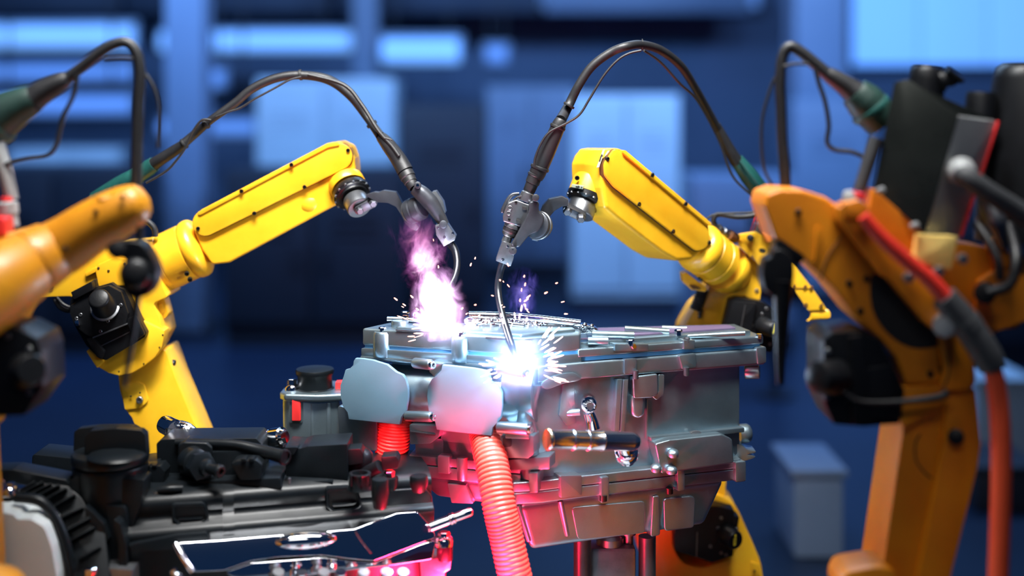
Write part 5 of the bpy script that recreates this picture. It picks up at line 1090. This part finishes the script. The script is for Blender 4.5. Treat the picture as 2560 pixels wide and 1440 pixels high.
# torch hanging from the wrist
to = H.add('torch_body', prism(smooth_poly([(1940, 622), (1972, 632), (1986, 662), (1984, 705), (1968, 738), (1938, 744), (1914, 724), (1906, 690), (1912, 652), (1930, 640)], 3), K - .01, .05, 0, .014, 3, fr=False), BLK)
H.add('torch_head', prism(smooth_poly([(1950, 596), (1985, 618), (2014, 640), (1996, 660), (1964, 650), (1940, 620)], 3), K, .05, 0, .010, fr=False), BLK, to)
H.add('torch_neck', tube([(1958, 700), (1955, 760), (1952, 840), (1950, 900), (1950, 960)], [26, 22, 15, 11, 7], 14, d=K), BLK, to)
# ------------------------------------------------------------------ welding flame, arcs and sparks
def vol(name, scale, stretch, lo, hi, col_core, col_edge, strength, center, radius, power=1.5, warp=.0, nmix=1.0):
    """glowing gas or an added lens halo: emission only, ragged by noise, thinning out from its centre line"""
    m = bpy.data.materials.new(name); m.use_nodes = True; nt = m.node_tree; N = nt.nodes; L = nt.links
    N.remove(N['Principled BSDF']); out = N['Material Output']
    tc = N.new('ShaderNodeTexCoord')
    mp = N.new('ShaderNodeMapping'); mp.inputs['Scale'].default_value = (1, 1, stretch); L.new(tc.outputs['Object'], mp.inputs['Vector'])
    n = N.new('ShaderNodeTexNoise'); n.inputs['Scale'].default_value = scale; n.inputs['Detail'].default_value = 5; n.inputs['Roughness'].default_value = .65
    n.inputs['Distortion'].default_value = warp
    L.new(mp.outputs['Vector'], n.inputs['Vector'])
    ge = N.new('ShaderNodeMapping'); ge.vector_type = 'POINT'
    ge.inputs['Location'].default_value = tuple(-c / r for c, r in zip(center, radius)); ge.inputs['Scale'].default_value = tuple(1 / r for r in radius)
    L.new(tc.outputs['Object'], ge.inputs['Vector'])
    ln = N.new('ShaderNodeVectorMath'); ln.operation = 'LENGTH'; L.new(ge.outputs['Vector'], ln.inputs[0])
    fall = N.new('ShaderNodeMapRange'); fall.inputs['From Min'].default_value = 0; fall.inputs['From Max'].default_value = 1
    fall.inputs['To Min'].default_value = 1; fall.inputs['To Max'].default_value = 0; L.new(ln.outputs['Value'], fall.inputs['Value'])
    pw = N.new('ShaderNodeMath'); pw.operation = 'POWER'; L.new(fall.outputs['Result'], pw.inputs[0]); pw.inputs[1].default_value = power
    # noise threshold is eased where the gas is dense
    ad = N.new('ShaderNodeMath'); ad.operation = 'MULTIPLY_ADD'; L.new(fall.outputs['Result'], ad.inputs[0]); ad.inputs[1].default_value = .35; L.new(n.outputs['Fac'], ad.inputs[2])
    mr = N.new('ShaderNodeMapRange'); mr.inputs['From Min'].default_value = lo; mr.inputs['From Max'].default_value = hi; L.new(ad.outputs['Value'], mr.inputs['Value'])
    mx = N.new('ShaderNodeMath'); mx.operation = 'MULTIPLY'; L.new(pw.outputs['Value'], mx.inputs[0]); L.new(mr.outputs['Result'], mx.inputs[1])
    st = N.new('ShaderNodeMath'); st.operation = 'MULTIPLY'; L.new(mx.outputs['Value'], st.inputs[0]); st.inputs[1].default_value = strength
    cr = N.new('ShaderNodeValToRGB'); cr.color_ramp.elements[0].color = (*col_edge, 1); cr.color_ramp.elements[1].color = (*col_core, 1)
    cr.color_ramp.elements[0].position = .05; cr.color_ramp.elements[1].position = .55
    L.new(mx.outputs['Value'], cr.inputs['Fac'])
    em = N.new('ShaderNodeEmission'); L.new(cr.outputs['Color'], em.inputs['Color']); L.new(st.outputs['Value'], em.inputs['Strength'])
    L.new(em.outputs['Emission'], out.inputs['Volume'])
    return m
def blob(path, radii, d, n=20): return tube(path, radii, n, 6, d=d)
W1 = W(1112, 822, 3.03); W2 = W(1297, 912, 2.925)
T = Thing('welding_flame', 'tall pink and white flame rising from the left weld spot', 'flame', W1)
def rel(x, y, d): q = W(x, y, d) - W1; return (q.x, q.y, q.z)
T.add('flame_core', blob([(1116, 846), (1108, 800), (1090, 750), (1070, 705), (1062, 665), (1064, 640)], [46, 70, 84, 76, 56, 16], 3.03), vol('white_flame_gas', 22, .7, .55, .72, (1, .90, 1), (.70, .32, .72), 210, rel(1096, 772, 3.03), (.074, .060, .115), .9, 1.2))
T.add('flame_waist', blob([(1080, 730), (1066, 690), (1058, 640), (1054, 590), (1056, 560)], [40, 74, 78, 60, 20], 3.035), vol('pink_flame_gas', 26, .65, .60, .84, (1, .66, .90), (.50, .07, .42), 80, rel(1062, 655, 3.035), (.072, .05, .088), .8, 1.4))
T.add('flame_tongues', blob([(1066, 660), (1050, 620), (1036, 580), (1030, 545), (1050, 510)], [60, 96, 100, 76, 24], 3.04), vol('violet_flame_gas', 22, .5, .62, .90, (.90, .28, .60), (.22, .03, .28), 26, rel(1046, 595, 3.04), (.098, .05, .10), .7, 1.8))
T = Thing('arc_lens_glow', 'pinkish white lens glow added where the left torch touches the lid', 'weld glow', W1)
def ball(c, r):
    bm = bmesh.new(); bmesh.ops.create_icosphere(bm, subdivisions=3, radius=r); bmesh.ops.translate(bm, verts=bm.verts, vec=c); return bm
T.add('glow_halo', ball(W1, .11), vol('pink_white_lens_halo', 20, 1, -1, .0, (1, .9, 1), (.65, .40, .95), 130, (0, 0, 0), (.105, .105, .06), 4.2))  # lens halo of the left arc, put in as a glowing ball
T = Thing('arc_lens_glow', 'blue-white lens glare added at the right torch tip on the rim', 'weld glow', W2)
T.add('glow_halo', ball(W2, .15), vol('blue_white_lens_halo', 20, 1, -1, .0, (.93, .97, 1), (.30, .45, 1.0), 120, (0, 0, 0), (.145, .145, .125), 5.0))  # lens glare around the right arc, added as an emissive ball
T = Thing('arc_smoke', 'violet blue glowing smoke rising above the right arc', 'smoke', W2)
def rel2(x, y, d): q = W(x, y, d) - W2; return (q.x, q.y, q.z)
T.add('smoke_gas', blob([(1318, 860), (1322, 810), (1318, 760), (1300, 720), (1285, 690), (1275, 668)], [26, 46, 58, 58, 46, 16], 2.98), vol('violet_smoke_gas', 30, .6, .66, .96, (.42, .32, 1.0), (.07, .05, .60), 48, rel2(1310, 745, 2.98), (.060, .05, .105), .7, 1.8))
point('weld_light', W1 + V((0, -.05, .05)), 5.0, (.85, .80, 1.0), .02)
point('weld_light', W2 + V((0, -.06, .035)), 7.0, (.50, .75, 1.0), .02)

def spark_mat(name, col, st): return emit(name, col, st)
def sparks(name, label, c, d, seedv, specs, m):
    rg = random.Random(seedv); out = bmesh.new(); bms = []
    for (ang0, ang1, r0, r1, l0, l1, n) in specs:
        for _ in range(n):
            a = math.radians(rg.uniform(ang0, ang1)); r = rg.uniform(r0, r1); l = rg.uniform(l0, l1); dd = rg.uniform(-.05, .02)
            x, y = c[0] + r * math.cos(a), c[1] - r * math.sin(a)
            x2, y2 = x + l * math.cos(a + rg.uniform(-.2, .2)), y - l * math.sin(a + rg.uniform(-.2, .2))
            w = rg.uniform(1.0, 2.2)
            bms.append(lathe((x, y, d + dd), (x2, y2, d + dd - .004), [(0, w * .3), (l * .2, w), (l * .8, w * .8), (l, w * .2)], 6))
    return single(name, join(*bms), m, label, 'sparks', W(c[0], c[1], d), kind='stuff')
SPK = emit('hot_spark', (1.0, .45, .26), 1.6)
SPW = emit('white_spark', (1.0, .66, .52), 1.5)
sparks('weld_sparks', 'short orange white sparks spraying from the right arc on the rim', (1300, 912), 2.92, 3,
       [(-25, 55, 62, 105, 14, 36, 34), (160, 215, 50, 80, 14, 30, 14), (60, 120, 70, 170, 8, 18, 9)], SPW)
sparks('weld_sparks', 'few orange sparks flying around the foot of the pink flame', (1110, 825), 3.0, 5,
       [(-20, 25, 50, 100, 10, 26, 10), (155, 200, 45, 110, 10, 30, 10), (120, 160, 60, 140, 6, 12, 6), (20, 100, 60, 260, 5, 10, 9)], SPK)
sparks('weld_sparks', 'loose orange sparks falling beside the right swan neck', (1300, 760), 2.95, 8,
       [(0, 360, 5, 70, 6, 14, 16), (0, 360, 60, 130, 5, 10, 8)], SPK)
